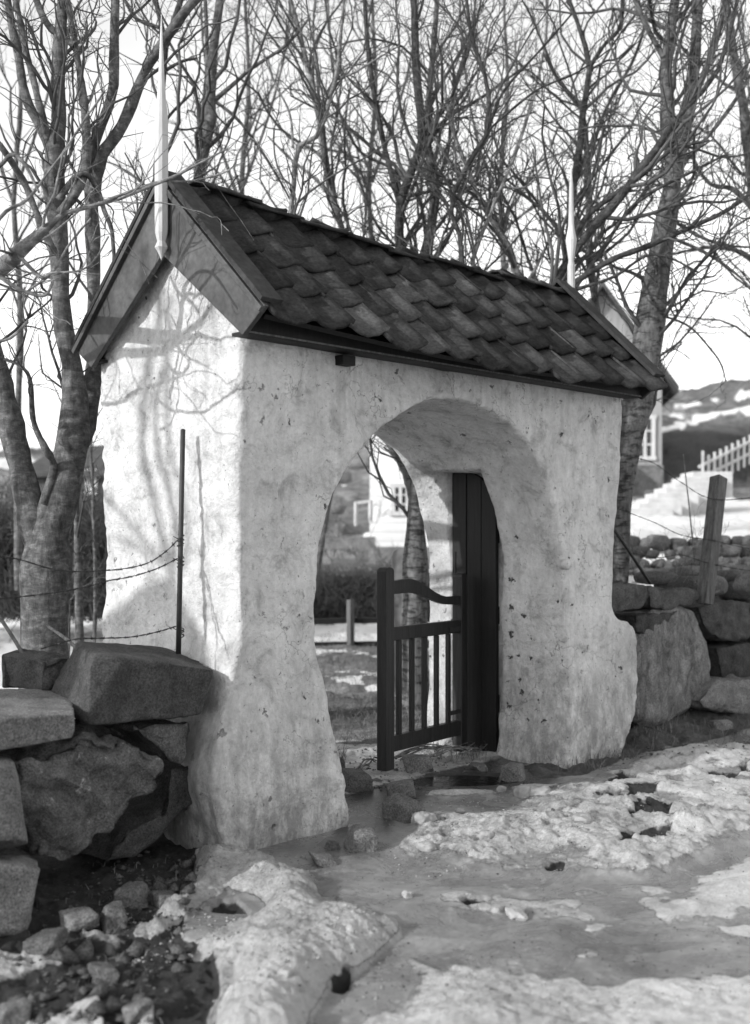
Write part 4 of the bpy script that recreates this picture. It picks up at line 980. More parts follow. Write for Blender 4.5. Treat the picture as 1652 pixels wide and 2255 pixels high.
# the forked tree just behind the left wall
tree('nearest forked grey tree, behind the left stone wall beside the gable', [
 [(100, 1720, 130), (98, 1500, 108), (97, 1400, 105), (100, 1290, 104), (103, 1200, 96), (120, 1140, 80), (142, 1060, 78), (162, 960, 74), (165, 880, 58), (155, 780, 46), (136, 700, 42), (127, 503, 44), (118, 378, 42), (130, 277, 36), (128, 151, 30), (136, 0, 24), (140, -200, 14)],
 [(98, 1230, 70), (75, 1150, 66), (50, 1050, 62), (28, 950, 58), (0, 840, 52), (-40, 700, 44), (-90, 500, 30)],
 [(168, 980, 60, .1), (196, 900, 46, .2), (206, 820, 36, .2), (206, 700, 28, .2), (206, 600, 28, .25), (203, 470, 30, .3), (200, 352, 28, .3), (222, 282, 22, .3), (250, 201, 22, .3), (252, 100, 20, .3), (257, -20, 18, .3), (270, -200, 10, .3)],
 [(206, 440, 26, .3), (225, 345, 26, .2), (272, 272, 26, .2), (318, 160, 24, .2), (362, 91, 24, .1), (428, 0, 20, 0), (520, -110, 14)],
 [(116, 420, 24), (108, 322, 22), (60, 221, 20), (38, 110, 18), (15, 0, 16), (0, -120, 10)],
 [(110, 330, 18), (90, 240, 16, -.1), (60, 120, 14, -.1), (36, 0, 12, -.1)],
 [(95, 1110, 20, -.1), (118, 1030, 18, -.1), (100, 985, 15, -.2), (74, 930, 13, -.2), (68, 850, 11, -.3), (54, 810, 7, -.3), (10, 790, 6, -.3)],
 [(120, 560, 20, -.1), (80, 470, 15, -.2), (50, 400, 15, -.2), (10, 330, 14, -.3), (-30, 290, 12, -.3)],
 [(130, 470, 18, -.1), (170, 420, 20, -.1), (190, 350, 20, 0), (185, 230, 18, 0), (165, 100, 14, 0), (150, 0, 12, 0)],
 [(165, 100, 14), (110, 60, 14), (80, 0, 14), (60, -80, 10)],
 [(128, 440, 14, -.1), (180, 380, 12, -.1), (215, 418, 11, 0), (231, 463, 10, 0), (247, 510, 9, 0), (250, 600, 9, 0)],
], 6.9, 3, 'bark', dens=1.15, lv=(.9, .9, .8), lmax=(.9, .5, .3), umin=.42)
# light twigs that reach in front of the gable from a tree beyond the left edge
tree('tree at the left edge whose long pale branch crosses the gable finial', [
 [(-600, 2000, 130, 1.9), (-560, 1500, 110, 1.9), (-420, 1000, 80, 1.7), (-260, 760, 62, 1.5), (-120, 650, 46, 1.1), (-10, 596, 38, .5), (45, 552, 30), (82, 500, 18), (121, 476, 12), (201, 452, 10), (272, 434, 9), (352, 403, 8), (405, 378, 7), (453, 347, 5), (505, 327, 3)],
 [(230, 443, 7), (290, 420, 6), (352, 400, 5), (420, 398, 4), (498, 378, 4), (520, 356, 3)],
 [(-20, 596, 12), (50, 640, 8), (100, 650, 7), (118, 620, 6)],
 [(-60, 740, 9), (10, 750, 7), (50, 720, 7), (62, 700, 6), (52, 650, 5), (110, 605, 5), (150, 540, 5), (200, 480, 4)],
 [(-90, 640, 10, -.1), (0, 480, 8, -.1), (60, 440, 7), (110, 370, 5), (170, 290, 5), (230, 200, 4)],
 [(40, 560, 9), (90, 610, 8), (118, 600, 6), (190, 590, 4), (240, 520, 4)],
], 5.35, 12, 'bark_smooth', dens=.75, lv=(.7, .6, .5), lmax=(.5, .3, .16), umin=.55, group='bare trees left of the gateway', up=.15, twigmat='bark_smooth')
GT = 'bare trees behind the gateway'
tree('slim dark tree rising just behind the near finial', [[(348, 1300, 24), (345, 800, 22), (346, 480, 20), (350, 340, 18), (356, 220, 15), (362, 100, 17), (352, 40, 12), (330, -60, 9)], [(362, 110, 14), (385, 40, 13), (410, -40, 11), (440, -150, 8)], [(356, 160, 9), (400, 135, 7), (435, 128, 6)], [(350, 60, 9), (300, 40, 8), (270, -10, 6)]], 8.8, 21, 'bark_dark')
tree('straight tree right of the near finial with a fork low on the right', [[(425, 1400, 34), (425, 800, 30), (433, 438, 24), (444, 352, 24), (462, 277, 24), (463, 216, 22), (468, 126, 20), (478, 50, 19), (484, 0, 18), (495, -180, 12)], [(468, 225, 12), (520, 180, 9), (554, 151, 8), (629, 101, 7), (680, 40, 5)], [(445, 340, 12, .1), (448, 240, 10, .1), (456, 140, 9, .1), (452, 0, 8, .1)], [(470, 220, 8), (530, 270, 7), (600, 370, 6), (650, 460, 4)]], 9.4, 22, 'bark', lv=(.6, .7, .7))
tree('thin crooked tree with an elbow above the left roof ridge', [[(630, 1000, 14), (636, 560, 13), (640, 470, 12), (648, 400, 11), (652, 327, 13), (682, 318, 10), (712, 275, 10), (730, 201, 9), (740, 170, 9), (750, 80, 7), (758, 0, 6), (762, -100, 4)], [(738, 176, 6), (780, 160, 5), (830, 130, 4), (880, 100, 3)], [(645, 325, 6), (638, 250, 5), (600, 170, 4), (560, 60, 3)]], 8.9, 23, 'bark_smooth', dens=1.1)
tree('straight pale tree leaning left above the roof ridge', [[(630, 1400, 24), (690, 950, 20), (750, 660, 17), (765, 549, 16), (730, 428, 15), (706, 277, 14), (690, 201, 13), (660, 75, 11), (640, 0, 10), (610, -120, 7)], [(706, 277, 8), (700, 180, 7), (690, 60, 5), (700, -40, 4)], [(735, 440, 8), (690, 390, 7), (640, 350, 6), (590, 300, 4)]], 10.2, 24, 'bark_smooth', dens=1.2)
tree('birch seen through the arch and again above the middle of the roof', [[(916, 1680, 90), (915, 1560, 70), (913, 1400, 60), (915, 1190, 50), (917, 1100, 40), (922, 900, 30), (930, 640, 24), (932, 573, 23), (953, 490, 22), (958, 413, 20), (944, 336, 20), (937, 290, 17), (953, 129, 13), (963, 0, 11), (970, -150, 7)],
  [(914, 1110, 26), (900, 1055, 22), (872, 1000, 16), (836, 955, 13), (780, 900, 9)], [(950, 420, 12), (985, 340, 9), (1000, 200, 8), (1040, 60, 6), (1050, -60, 5)], [(940, 320, 12), (985, 260, 9), (1060, 215, 7), (1150, 150, 5)], [(912, 980, 9), (880, 1010, 6), (845, 985, 4)]], 10.2, 25, 'bark_birch', 'birch_tree', dens=1.3)
tree('dark forked tree above the middle of the roof', [[(965, 1500, 34), (955, 1000, 28), (900, 700, 22), (883, 580, 21), (881, 450, 19), (912, 362, 19), (930, 310, 19), (917, 155, 17), (912, 0, 15), (905, -150, 10)], [(878, 440, 14), (850, 336, 12), (824, 207, 11), (808, 78, 10), (800, -60, 7)], [(885, 470, 9), (870, 380, 8), (790, 330, 6), (740, 230, 4)], [(925, 310, 9), (985, 230, 7), (1030, 120, 6), (1060, 0, 4)]], 9.6, 26, 'bark_dark', dens=1.4)
tree('small dark tree with a kinked stem right of the forked one', [[(1022, 1100, 14), (1018, 600, 12), (1005, 490, 12), (989, 455, 11), (1030, 362, 11), (1077, 279, 11), (1067, 155, 9), (1040, 90, 8), (1028, 0, 7), (1020, -80, 5)], [(1077, 279, 7), (1110, 200, 6), (1190, 110, 5), (1260, 30, 4)], [(989, 455, 7), (950, 400, 6), (900, 350, 5)], [(1077, 285, 6), (1180, 200, 5), (1270, 160, 4), (1340, 110, 3)]], 9.0, 27, 'bark_dark', dens=1.4)
tree('thin forked sapling above the roof ridge', [[(1038, 1100, 12), (1041, 600, 10), (1046, 558, 9), (1072, 490, 8), (1105, 410, 7), (1140, 330, 6), (1180, 200, 4)], [(1046, 560, 6), (1030, 480, 6), (1012, 420, 5), (1000, 330, 4)], [(1105, 410, 5), (1160, 410, 4), (1220, 350, 3)]], 9.1, 28, 'bark_smooth', dens=1.2)
tree('pale stem leaning left above the right part of the roof', [[(1180, 1100, 20), (1160, 680, 17), (1149, 635, 16), (1118, 548, 15), (1087, 490, 13), (1056, 439, 11), (1030, 370, 9), (990, 260, 7), (970, 100, 5)], [(1149, 640, 9), (1180, 590, 7), (1205, 540, 6), (1240, 480, 4)]], 9.4, 29, 'bark_smooth', dens=1.2)
tree('tree with a high fork left of the big birch', [[(1236, 1200, 26), (1240, 700, 20), (1244, 610, 18), (1253, 517, 17), (1263, 413, 16), (1279, 310, 16), (1286, 232, 15), (1299, 150, 15), (1280, 70, 10), (1255, 0, 8), (1230, -100, 6)], [(1299, 148, 11), (1330, 100, 9), (1366, 60, 9), (1373, 0, 8), (1385, -100, 6)], [(1290, 240, 9), (1255, 205, 8), (1225, 170, 7), (1190, 80, 5), (1150, 0, 4)]], 10.0, 30, 'bark_dark', dens=1.3)
tree('grey stem close left of the far gable finial', [[(1330, 1300, 26), (1320, 760, 20), (1314, 687, 18), (1299, 568, 17), (1299, 465, 16), (1294, 362, 14), (1284, 250, 12), (1240, 190, 9), (1200, 120, 6)], [(1295, 370, 9), (1330, 250, 8), (1400, 120, 7), (1430, 0, 5)]], 10.6, 31, 'bark', dens=1.2)
tree('big speckled birch behind the right end of the gateway', [[(1363, 1380, 42), (1365, 1270, 40), (1368, 1150, 42), (1376, 1030, 48), (1392, 960, 56), (1410, 860, 62), (1425, 765, 62), (1442, 640, 58), (1465, 491, 48), (1482, 388, 42), (1472, 258, 30), (1468, 129, 26), (1485, 20, 20), (1500, -150, 12)], [(1484, 392, 30), (1514, 258, 30), (1530, 129, 26), (1537, 0, 22), (1545, -150, 12)], [(1470, 140, 14), (1430, 70, 12), (1400, 0, 11), (1380, -100, 8)], [(1515, 250, 14), (1560, 140, 14), (1590, 40, 13), (1620, -80, 9)], [(1482, 380, 12), (1560, 300, 10), (1640, 190, 8), (1720, 60, 5)], [(1470, 520, 9), (1560, 560, 7), (1640, 620, 5), (1700, 700, 3)], [(1440, 690, 6), (1520, 720, 5), (1580, 790, 4), (1600, 840, 3)], [(1475, 480, 9), (1540, 520, 8), (1600, 540, 6), (1670, 545, 4)]], 9.6, 32, 'bark_birch', 'birch_tree', dens=1.3, lv=(1, 1, .9), ang=(30, 75))
tree('dark leaning tree spreading right from behind the far gable', [[(1190, 1200, 34), (1195, 760, 26), (1208, 650, 22), (1232, 604, 20), (1290, 520, 19), (1366, 434, 19), (1418, 362, 18), (1465, 300, 17), (1500, 250, 12), (1573, 170, 11), (1604, 78, 9), (1640, -60, 7)],
  [(1236, 606, 16), (1262, 540, 14), (1290, 480, 13), (1345, 434, 12), (1410, 388, 11), (1480, 330, 8), (1560, 310, 6)], [(1240, 640, 14), (1300, 600, 13), (1356, 568, 13), (1439, 537, 12), (1521, 501, 11), (1599, 465, 9), (1660, 420, 8)], [(1255, 650, 9), (1320, 560, 9), (1380, 470, 8), (1440, 420, 8), (1520, 380, 6), (1600, 340, 5)], [(1250, 600, 8), (1240, 500, 7), (1300, 400, 6), (1330, 280, 5)], [(1260, 640, 8), (1350, 610, 7), (1440, 560, 6), (1540, 600, 4)]], 8.7, 33, 'bark_dark', dens=1.35, ang=(20, 60))
tree('bare tree at the right edge of the photo', [[(1760, 1300, 60), (1740, 800, 50), (1700, 560, 40), (1660, 400, 30), (1640, 250, 22), (1615, 100, 18), (1600, 0, 14), (1590, -100, 9)], [(1720, 640, 16), (1640, 560, 12), (1560, 545, 8), (1480, 560, 5)], [(1690, 500, 16), (1620, 420, 12), (1560, 400, 8), (1500, 300, 5)]], 11.5, 34, 'bark', dens=1.2)
tree('thin young tree in the shade behind the left wall', [[(173, 1500, 24), (175, 1400, 20), (172, 1250, 17), (168, 1150, 13), (165, 1050, 10), (160, 950, 7), (150, 850, 5)]], 9.2, 35, 'bark', dens=1.0, group='bare trees left of the gateway', lmax=(.7, .5, .3))
tree('second thin stem in the shade left of the gateway', [[(205, 1500, 10), (210, 1300, 8), (205, 1100, 7), (200, 950, 5)], [(150, 1450, 9), (152, 1300, 8), (148, 1150, 6), (140, 1000, 4)]], 10.5, 36, 'bark', dens=1.0, group='bare trees left of the gateway', lmax=(.7, .5, .3))
# more crowns filling the sky behind
for k, (a, tt_) in enumerate([(540, 13), (1110, 13.5), (40, 12), (820, 14), (1730, 14)]):
    tree('faint distant bare tree %s' % ['between the finial and the elbowed tree', 'over the right half of the roof', 'at the far left behind the forked tree', 'over the left half of the roof', 'at the far right behind the birch'][k],
         [[(690 if k == 3 else a, 1300, 18), (a - 60 if k == 3 else a, 900, 16), (a + 5, 700, 14), (a - 8, 420, 12), (a + 8, 200, 9), (a, 0, 7), (a + 6, -120, 5)], [(a - 6, 460, 8), (a - 60, 300, 6), (a - 90, 120, 5), (a - 100, -60, 4)], [(a, 400, 8), (a + 50, 260, 6), (a + 90, 100, 5), (a + 100, -60, 4)]], tt_, 40 + k, 'bark', dens=.9, group=GT, rmin=.0025)

# the tree beyond the left edge whose branches throw shadows on the gable wall
def wall_pt(px, py): q = on_x(px, py, 0.0); return Vector(q)
def up_sun(px, py, s): return wall_pt(px, py) - Vector((1, SUN_DIR.y / SUN_DIR.x, SUN_DIR.z / SUN_DIR.x)) * s
def shadow_tree(label, base, curves, seed, dens=.8, lmax=(.35, .2, .1), joined=(), r0=.11):
    r_ = np.random.RandomState(seed); root = thing('bare_tree', label, 'tree', base, 'bare trees left of the gateway')
    L1 = []
    for cpts in curves:
        q = np.array([list(up_sun(a, b, s)) + [w_ / 2] for a, b, s, w_ in cpts]); 
        s_, L = resample(q, 26); pts = s_[:, :3] + fbm(s_[:, :3], 6, 3, seed)[:, None] * .02; L1.append((pts[None], s_[None, :, 3]))
    V_, F_ = tubes(L1, 8); 
    trunk = [np.array(base) + (0, 0, -.2), np.array(base) + (0.03, .05, 1.2)] ; top = [l[0][0, 0] for l in L1]
    jn = []
    for li, l in enumerate(L1):
        if li not in joined: continue
        e = l[0][0, 0]; a0 = trunk[0]; mid = trunk[1]; q = np.array([list(a0) + [r0], list(mid) + [r0 * .8], list((mid * .4 + e * .6) + (0, 0, -.1)) + [l[1][0, 0] * 1.25], list(e) + [l[1][0, 0]]]); s_, _ = resample(q, 20); jn.append((s_[None, :, :3], s_[None, :, 3]))
    V2, F2 = tubes(jn, 9); obj_np('trunk', np.concatenate([V_, V2]), np.concatenate([F_, F2 + len(V_)]), M['bark'], root)
    g1 = []; g2 = []
    for a, b in L1:
        c = spawn(a, b, 4 * dens, .3, lmax[0], r_, 7, (25, 60), .1, .25, .2, .4, .0024, .1); g1.append(c); e = spawn(c[0], c[1], 6 * dens, .4, lmax[1], r_, 4, (25, 60), .1, .3, .2, .6, .002, .05); g2.append(e)
    V1, F1 = tubes(g1, 5); V2, F2 = tubes(g2, 3); obj_np('crown', np.concatenate([V1, V2]), np.concatenate([F1, F2 + len(V1)]), M['twig'], root)
shadow_tree('gnarled tree beyond the left edge, nearest to the gable wall', (-2.8, 2.6, .2), [
 [(60, 900, 1.6, .06), (150, 850, 1.5, .05), (190, 830, 1.5, .045), (230, 808, 1.45, .05), (290, 775, 1.4, .055), (350, 772, 1.35, .05), (400, 745, 1.3, .038), (450, 700, 1.3, .03), (490, 655, 1.3, .02), (520, 600, 1.3, .01)],
 [(320, 772, 1.4, .035), (380, 760, 1.4, .03), (430, 735, 1.4, .03), (470, 745, 1.4, .018), (540, 740, 1.4, .01)],
 [(60, 930, 1.5, .05), (150, 890, 1.3, .03), (190, 885, 1.25, .024), (240, 892, 1.2, .024), (280, 885, 1.2, .022), (330, 850, 1.15, .018), (380, 832, 1.15, .013), (400, 828, 1.15, .010), (440, 812, 1.15, .008), (490, 830, 1.15, .007), (515, 855, 1.15, .006), (535, 800, 1.15, .005)],
 [(335, 848, 1.2, .014), (350, 880, 1.2, .018), (372, 902, 1.2, .018), (400, 908, 1.2, .018), (450, 910, 1.2, .018), (490, 885, 1.2, .015), (515, 862, 1.2, .013), (560, 860, 1.2, .01)],
 [(400, 750, 1.3, .022), (440, 690, 1.3, .022), (400, 650, 1.3, .02), (380, 610, 1.3, .014)],
 [(440, 908, 1.2, .008), (480, 950, 1.2, .007), (527, 965, 1.2, .007)],
 [(440, 910, 1.2, .008), (410, 870, 1.2, .007), (380, 850, 1.2, .006)],
 [(410, 650, 1.1, .016), (450, 640, 1.0, .018), (500, 620, 1.0, .018), (560, 700, 1.0, .01)]], 61, joined=(0, 2))
shadow_tree('slender many stemmed tree farther beyond the left edge', (-10.0, 2.6, -.1), [
 [(372, 1500, 8.5, .09), (366, 1260, 8, .07), (340, 1120, 8, .075), (318, 1000, 8, .08), (320, 850, 8, .08), (345, 700, 8, .07), (355, 560, 8, .06)],
 [(385, 1500, 8, .08), (372, 1230, 7, .06), (385, 1150, 7, .07), (352, 1000, 7, .07), (345, 880, 7, .06), (372, 750, 7, .06), (375, 650, 7, .05)],
 [(360, 1240, 6, .03), (290, 1160, 6, .03), (225, 1080, 6, .03)],
 [(350, 1240, 6, .02), (300, 1200, 6, .03), (240, 1180, 6, .02)],
 [(400, 1250, 7, .05), (412, 1180, 7, .04), (395, 1080, 7, .04), (372, 960, 7, .05), (366, 800, 7, .04)]], 62, .5, (.5, .3, .1), (0,), .1)
# unseen boulder added up-sun beyond the left edge to shade the gable wall's foot
q = up_sun(330, 1390, 8.5)
o = rock('boulder', (q.x, q.y, q.z - 1.1), (1.5, 1.35, 2.7), 400, M['rock'], None, (0, 0, .2), blocky=.8, rough=.03); tag(o, 'unseen boulder added beyond the left edge to shade the foot of the gable wall', 'boulder')

# ------------------------------------------------------------------ rod, wires, sticks, leaning post
rod = thing('iron_rod', 'upright iron rod standing on the capping stone before the gable wall', 'iron rod', tuple(on_x(393, 1432, -.11)))
mb = MB(); a = on_x(403, 947, -.085); b = on_x(393, 1440, -.14); 
mb.tube([b, b * .5 + a * .5, a, a + (0, 0, .006)], [.0135, .0128, .0125, .006], 10); mb.build('rod', M['iron'], rod, True)
for py_, s_ in ((1190, .02), (1238, .018), (1392, .02)):
    q = on_x(398, py_, -.115); mb = MB(); r3 = random.Random(py_)
    pts = [Vector(q) + Vector((math.cos(k * .9) * .017, math.sin(k * .9) * .017, (k - 12) * .0022 * r3.uniform(.6, 1.4))) for k in range(24)]
    mb.tube(pts, .0028, 5); mb.tube([Vector(q), Vector(q) + Vector((-.03, .02, .02))], .0022, 4); mb.build('wire_binding', M['iron'], rod)
def wire(label, pts, grp, nb, seed, rad=.0022):
    r3 = random.Random(seed); q, L = resample(np.array(pts), 60); root = thing('barbed_wire', label, 'barbed wire', tuple(q[0]), grp)
    mb = MB()
    for ph in (0, math.pi):
        w_ = [Vector(p_) + Vector((0, math.cos(k * .9 + ph) * .002, math.sin(k * .9 + ph) * .002)) for k, p_ in enumerate(q)]; mb.tube(w_, rad * .8, 4)
    mb.build('strand', M['iron'], root); mb = MB()
    for k in range(nb):
        f = (k + .5) / nb * 59; i = int(f); p_ = Vector(q[i]); 
        for _ in range(2):
            d = Vector((r3.uniform(-1, 1), r3.uniform(-1, 1), r3.uniform(-1, 1))).normalized() * .013; mb.tube([p_ - d, p_ + d], [.0016, .0012], 3)
        mb.tube([p_ + Vector((-.005, 0, 0)), p_ + Vector((.005, 0, 0))], .0042, 5)
    o = mb.build('barbs', M['iron'], root); o['kind'] = 'stuff'
D3 = lambda cx, cy: (cx * .443, 765 + cy * .443)
def w_pts(cr, ylist):
    out = []
    for (cx, cy), yy in zip(cr, ylist): a, b = D3(cx, cy); out.append(on_y(a, b, yy))
    return out
gw = 'barbed wires strung left from the iron rod'
wire('upper barbed wire strung left from the iron rod', w_pts([(-300, 990), (0, 1040), (100, 1055), (250, 1100), (380, 1115), (500, 1110), (620, 1100), (740, 1070), (830, 1010), (885, 955)], [.3, .3, .3, .3, .3, .3, .3, .3, .32, .34]), gw, 22, 1)
wire('middle barbed wire strung left from the iron rod', w_pts([(-300, 1290), (0, 1250), (150, 1235), (330, 1210), (450, 1185), (540, 1160), (650, 1140), (780, 1100), (890, 1045)], [.3] * 8 + [.33]), gw, 22, 2)
wire('lowest barbed wire lying along the capping stone', w_pts([(200, 1500), (370, 1452), (500, 1446), (650, 1440), (780, 1415), (880, 1385)], [.2, .25, .28, .3, .32, .33]), gw, 12, 3)
def stick(label, a, b, r0, r1, mat, nm='stick'):
    mb = MB(); a = Vector(a); b = Vector(b); mb.tube([a, a.lerp(b, .4) + Vector((.004, 0, .003)), b], [r0, (r0 + r1) / 2, r1], 7); o = mb.build(nm, mat, None, True); tag(o, label, 'stick'); return o
stick('dark stick leaning on the stone wall at the left edge', P(-10, 1345, 5.6), P(100, 1525, 5.35), .009, .010, M['wood_post'])
stick('pale broken stick poking over the capping stone', P(104, 1378, 5.5), P(190, 1445, 5.25), .007, .010, M['bark_smooth'])
stick('thin iron brace leaning from the gateway end to the right stone wall', P(1345, 1155, 8.3), P(1432, 1285, 8.7), .012, .012, M['iron'], 'brace_rod')
stick('slender dry stalk standing behind the right wall', P(1505, 1000, 10), P(1535, 1280, 10), .004, .008, M['bark_smooth'])
# dry brambles behind the right wall
bush_r = np.random.RandomState(4)
def shrub(label, px0, px1, pyb, pyt, t, n, seed, mat='twig', name='bare_shrub', up=.5, kk=.003, grp=None):
    r_ = np.random.RandomState(seed); st = np.array([P(r_.uniform(px0, px1), pyb + r_.uniform(-6, 6), t + r_.uniform(-.5, .5)) for _ in range(n)])
    H = (pyb - pyt) / F * t; pts = np.zeros((n, 7, 3)); pts[:, 0] = st; d = r_.normal(size=(n, 3)) * .55; d[:, 2] = 1
    d /= np.linalg.norm(d, axis=1, keepdims=True)
    for k in range(1, 7): d = d + r_.normal(size=(n, 3)) * .16; d[:, 2] += .05; d /= np.linalg.norm(d, axis=1, keepdims=True); pts[:, k] = pts[:, k - 1] + d * H / 6 * r_.uniform(.7, 1.1, (n, 1))
    rad = np.linspace(1, .3, 7)[None] * kk * r_.uniform(.8, 1.6, (n, 1)); a = (pts, rad)
    c = spawn(pts, rad, 4, .4, H * .4, r_, 5, (25, 60), .2, .3, .2, .6, kk * .5, .08); e = spawn(c[0], c[1], 5, .4, H * .2, r_, 3, (25, 60), .2, .3, .1, .7, kk * .45, .05)
    V_, F_ = tubes([a, c, e], 3); root = thing(name, label, 'shrub', tuple(st[0]), grp); obj_np('stems', V_, F_, M[mat], root)
shrub('pale leafless bramble standing behind the right wall', 1380, 1560, 1285, 1120, 9.6, 16, 3, 'bark_smooth')
shrub('pale leafless bush right of the leaning post', 1600, 1660, 1285, 1200, 10.5, 10, 8, 'bark_smooth')

post_t = 9.6
lp = thing('fence_post', 'leaning square wooden fence post strung with barbed wire on the right wall', 'fence post', tuple(P(1555, 1310, 9.0)))
a = Vector(P(1552, 1330, 9.0)); b = Vector(P(1583, 1052, 9.1)); ax = (b - a).normalized(); mb = MB()
x_ = Vector(RT) - ax * Vector(RT).dot(ax); x_.normalize(); y_ = ax.cross(x_); rotq = Matrix.Rotation(math.radians(35), 3, ax); x_ = rotq @ x_; y_ = rotq @ y_; h_ = .05
V_ = [p_ + x_ * sx * h_ + y_ * sy * h_ for p_ in (a, b) for sx, sy in ((-1, -1), (1, -1), (1, 1), (-1, 1))] + [b + ax * .03]
mb.add(V_, [(3, 2, 1, 0), (0, 1, 5, 4), (1, 2, 6, 5), (2, 3, 7, 6), (3, 0, 4, 7), (4, 5, 8), (5, 6, 8), (6, 7, 8), (7, 4, 8)]); mb.build('post_shaft', M['wood_post'], lp, bevel=.005)
gw2 = 'barbed wires on the leaning post'
wire('topmost barbed wire behind the far corner to the leaning post', [P(1385, 1005, 8.8), P(1440, 1020, 8.9), P(1500, 1062, 9.0), P(1575, 1100, 8.98), P(1700, 1090, 9.2)], gw2, 16, 5)
wire('second barbed wire on the leaning post', [P(1360, 1120, 8.8), P(1440, 1150, 8.9), P(1500, 1178, 9.0), P(1570, 1190, 8.98), P(1640, 1206, 9.1), P(1720, 1215, 9.2)], gw2, 18, 6)
wire('third barbed wire on the leaning post', [P(1380, 1215, 8.8), P(1450, 1228, 8.9), P(1500, 1222, 9.0), P(1560, 1240, 8.98), P(1640, 1255, 9.1), P(1720, 1262, 9.2)], gw2, 18, 7)

shrub('sparse leafless bushes on the bank left of the white house', 700, 812, 1225, 1080, 23.2, 16, 21, 'twig', kk=.008)
shrub('low leafless scrub at the foot of the white house', 700, 900, 1250, 1175, 21.8, 22, 22, 'twig', kk=.006)
R4 = random.Random(44)
for k, (a, b, w_, lab) in enumerate([(745, 1052, 46, 'long pale rock outcrop high on the bank beside the house'), (770, 1165, 26, 'rounded rock low on the bank beside the house'), (742, 1120, 34, 'dark rock in the middle of the bank seen through the arch'), (795, 1020, 24, 'small rock highest on the bank by the house corner')]):
    t = 27 + k; q = P(a, b, t); o = rock('bank_rock', (q[0], q[1], q[2]), (w_ / F * t, .8, .3), 500 + k, M['rock_light'], None, (0, 0, R4.uniform(0, 3)), sub=3); tag(o, lab, 'rock')
# ------------------------------------------------------------------ fallen twigs, grass
def fallen(label, px0, py0, px1, py1, seed, n=5):
    r_ = np.random.RandomState(seed); g = []
    for k in range(n):
        a = on_z(px0 + r_.uniform(-15, 15), py0 + r_.uniform(-6, 6), .03); b = on_z(px1 + r_.uniform(-20, 20), py1 + r_.uniform(-8, 8), .05)
        q = np.array([a, a * .6 + b * .4 + (0, 0, .04), b]); s_, _ = resample(np.concatenate([q, np.array([[.008], [.006], [.002]])], 1), 9); g.append((s_[None, :, :3] + r_.normal(size=(1, 9, 3)) * .006, s_[None, :, 3]))
    P_ = np.concatenate([x[0] for x in g]); Q_ = np.concatenate([x[1] for x in g]); c = spawn(P_, Q_, 6, .3, .25, r_, 4, (20, 50), .05, .2, .2, .6, .0018, .05)
    V_, F_ = tubes([(P_, Q_), c], 4); o = obj_np('fallen_branch', V_, F_, M['bark_smooth']); tag(o, label, 'branch')
fallen('fallen twigs lying behind the gate pickets', 870, 1672, 1000, 1640, 4)
fallen('short twigs piled left of the gate post', 790, 1690, 850, 1672, 5, 3)
fallen('thin twigs caught at the foot of the dark door', 960, 1665, 1050, 1655, 9, 3)
mg = simple('dry_grass', .08, .25, 3, .9, .2, bd=0, world=True)
def grass(label, areas, n, hmin, hmax, seed, name='dry_grass', mat=mg, useground=True, lean=.5):
    r_ = np.random.RandomState(seed); Vs = []; Fs = []
    for k in range(n):
        x0, y0, x1, y1 = areas[r_.randint(len(areas))]; q = on_z(r_.uniform(x0, x1), r_.uniform(y0, y1), 0); gz = ground_z(q[0], q[1]) if useground else 0
        h = r_.uniform(hmin, hmax); d = r_.normal(size=2) * lean * h; w_ = .0022; a = r_.uniform(0, 6.28); wv = np.array((math.cos(a) * w_, math.sin(a) * w_, 0)); p0 = np.array((q[0], q[1], gz - .005)); p1 = p0 + (d[0] * .4, d[1] * .4, h * .7); p2 = p0 + (d[0], d[1], h * r_.uniform(.6, 1))
        Vs.append([p0 - wv, p0 + wv, p1 + wv * .7, p1 - wv * .7, p2 + wv * .1, p2 - wv * .1]); b = 6 * k; Fs += [(b, b + 1, b + 2, b + 3), (b + 3, b + 2, b + 4, b + 5)]
    o = obj_np(name, np.array(Vs).reshape(-1, 3), np.array(Fs), mat, None, False); tag(o, label, 'grass', None, 'stuff')
grass('tufts of dry grass at the foot of the right pier and boulders', [(1215, 1665, 1330, 1700), (1280, 1640, 1400, 1680), (1380, 1590, 1660, 1650), (1400, 1590, 1500, 1625)], 1300, .02, .09, 3)
grass('sparse dead grass in the dirt under the left wall', [(180, 1880, 440, 2030), (60, 1980, 400, 2250)], 160, .02, .05, 4)
grass('matted dead grass of the churchyard seen through the arch', [(650, 1440, 1000, 1640), (650, 1400, 1000, 1500)], 6000, .03, .09, 5, lean=.9)
grass('weeds growing along the top of the left wall', [(700, 1660, 760, 1690), (930, 1640, 1080, 1680)], 500, .03, .12, 6)

# ------------------------------------------------------------------ what stands behind
# gravestone behind the gate
gm = simple('grey_gravestone', .14, .24, 8, .8, .3, bd=.004, world=True)
def extr(name, prof, c, th, mat, parent=None, rot=None, bevel=0):
    """prof (right, up) outline facing the camera side, at c, thickness th away"""
    r_ = Vector(RT) if rot is None else Vector((math.cos(rot), math.sin(rot), 0)); f_ = Vector((-r_.y, r_.x, 0)); c = Vector(c); n = len(prof)
    V_ = [c + r_ * x + Vector((0, 0, z)) for x, z in prof] + [c + r_ * x + Vector((0, 0, z)) + f_ * th for x, z in prof]
    mb = MB(); mb.add(V_, [tuple(range(n)), tuple(range(2 * n - 1, n - 1, -1))] + [((i + 1) % n, i, n + i, n + (i + 1) % n) for i in range(n)]); return mb.build(name, mat, parent, bevel=bevel)
t = 11.0; c = P(884, 1400, t); c[2] = -.1; wd = 42 / F * t; h = 1.49 + (HZ - 1205) / F * t + .1
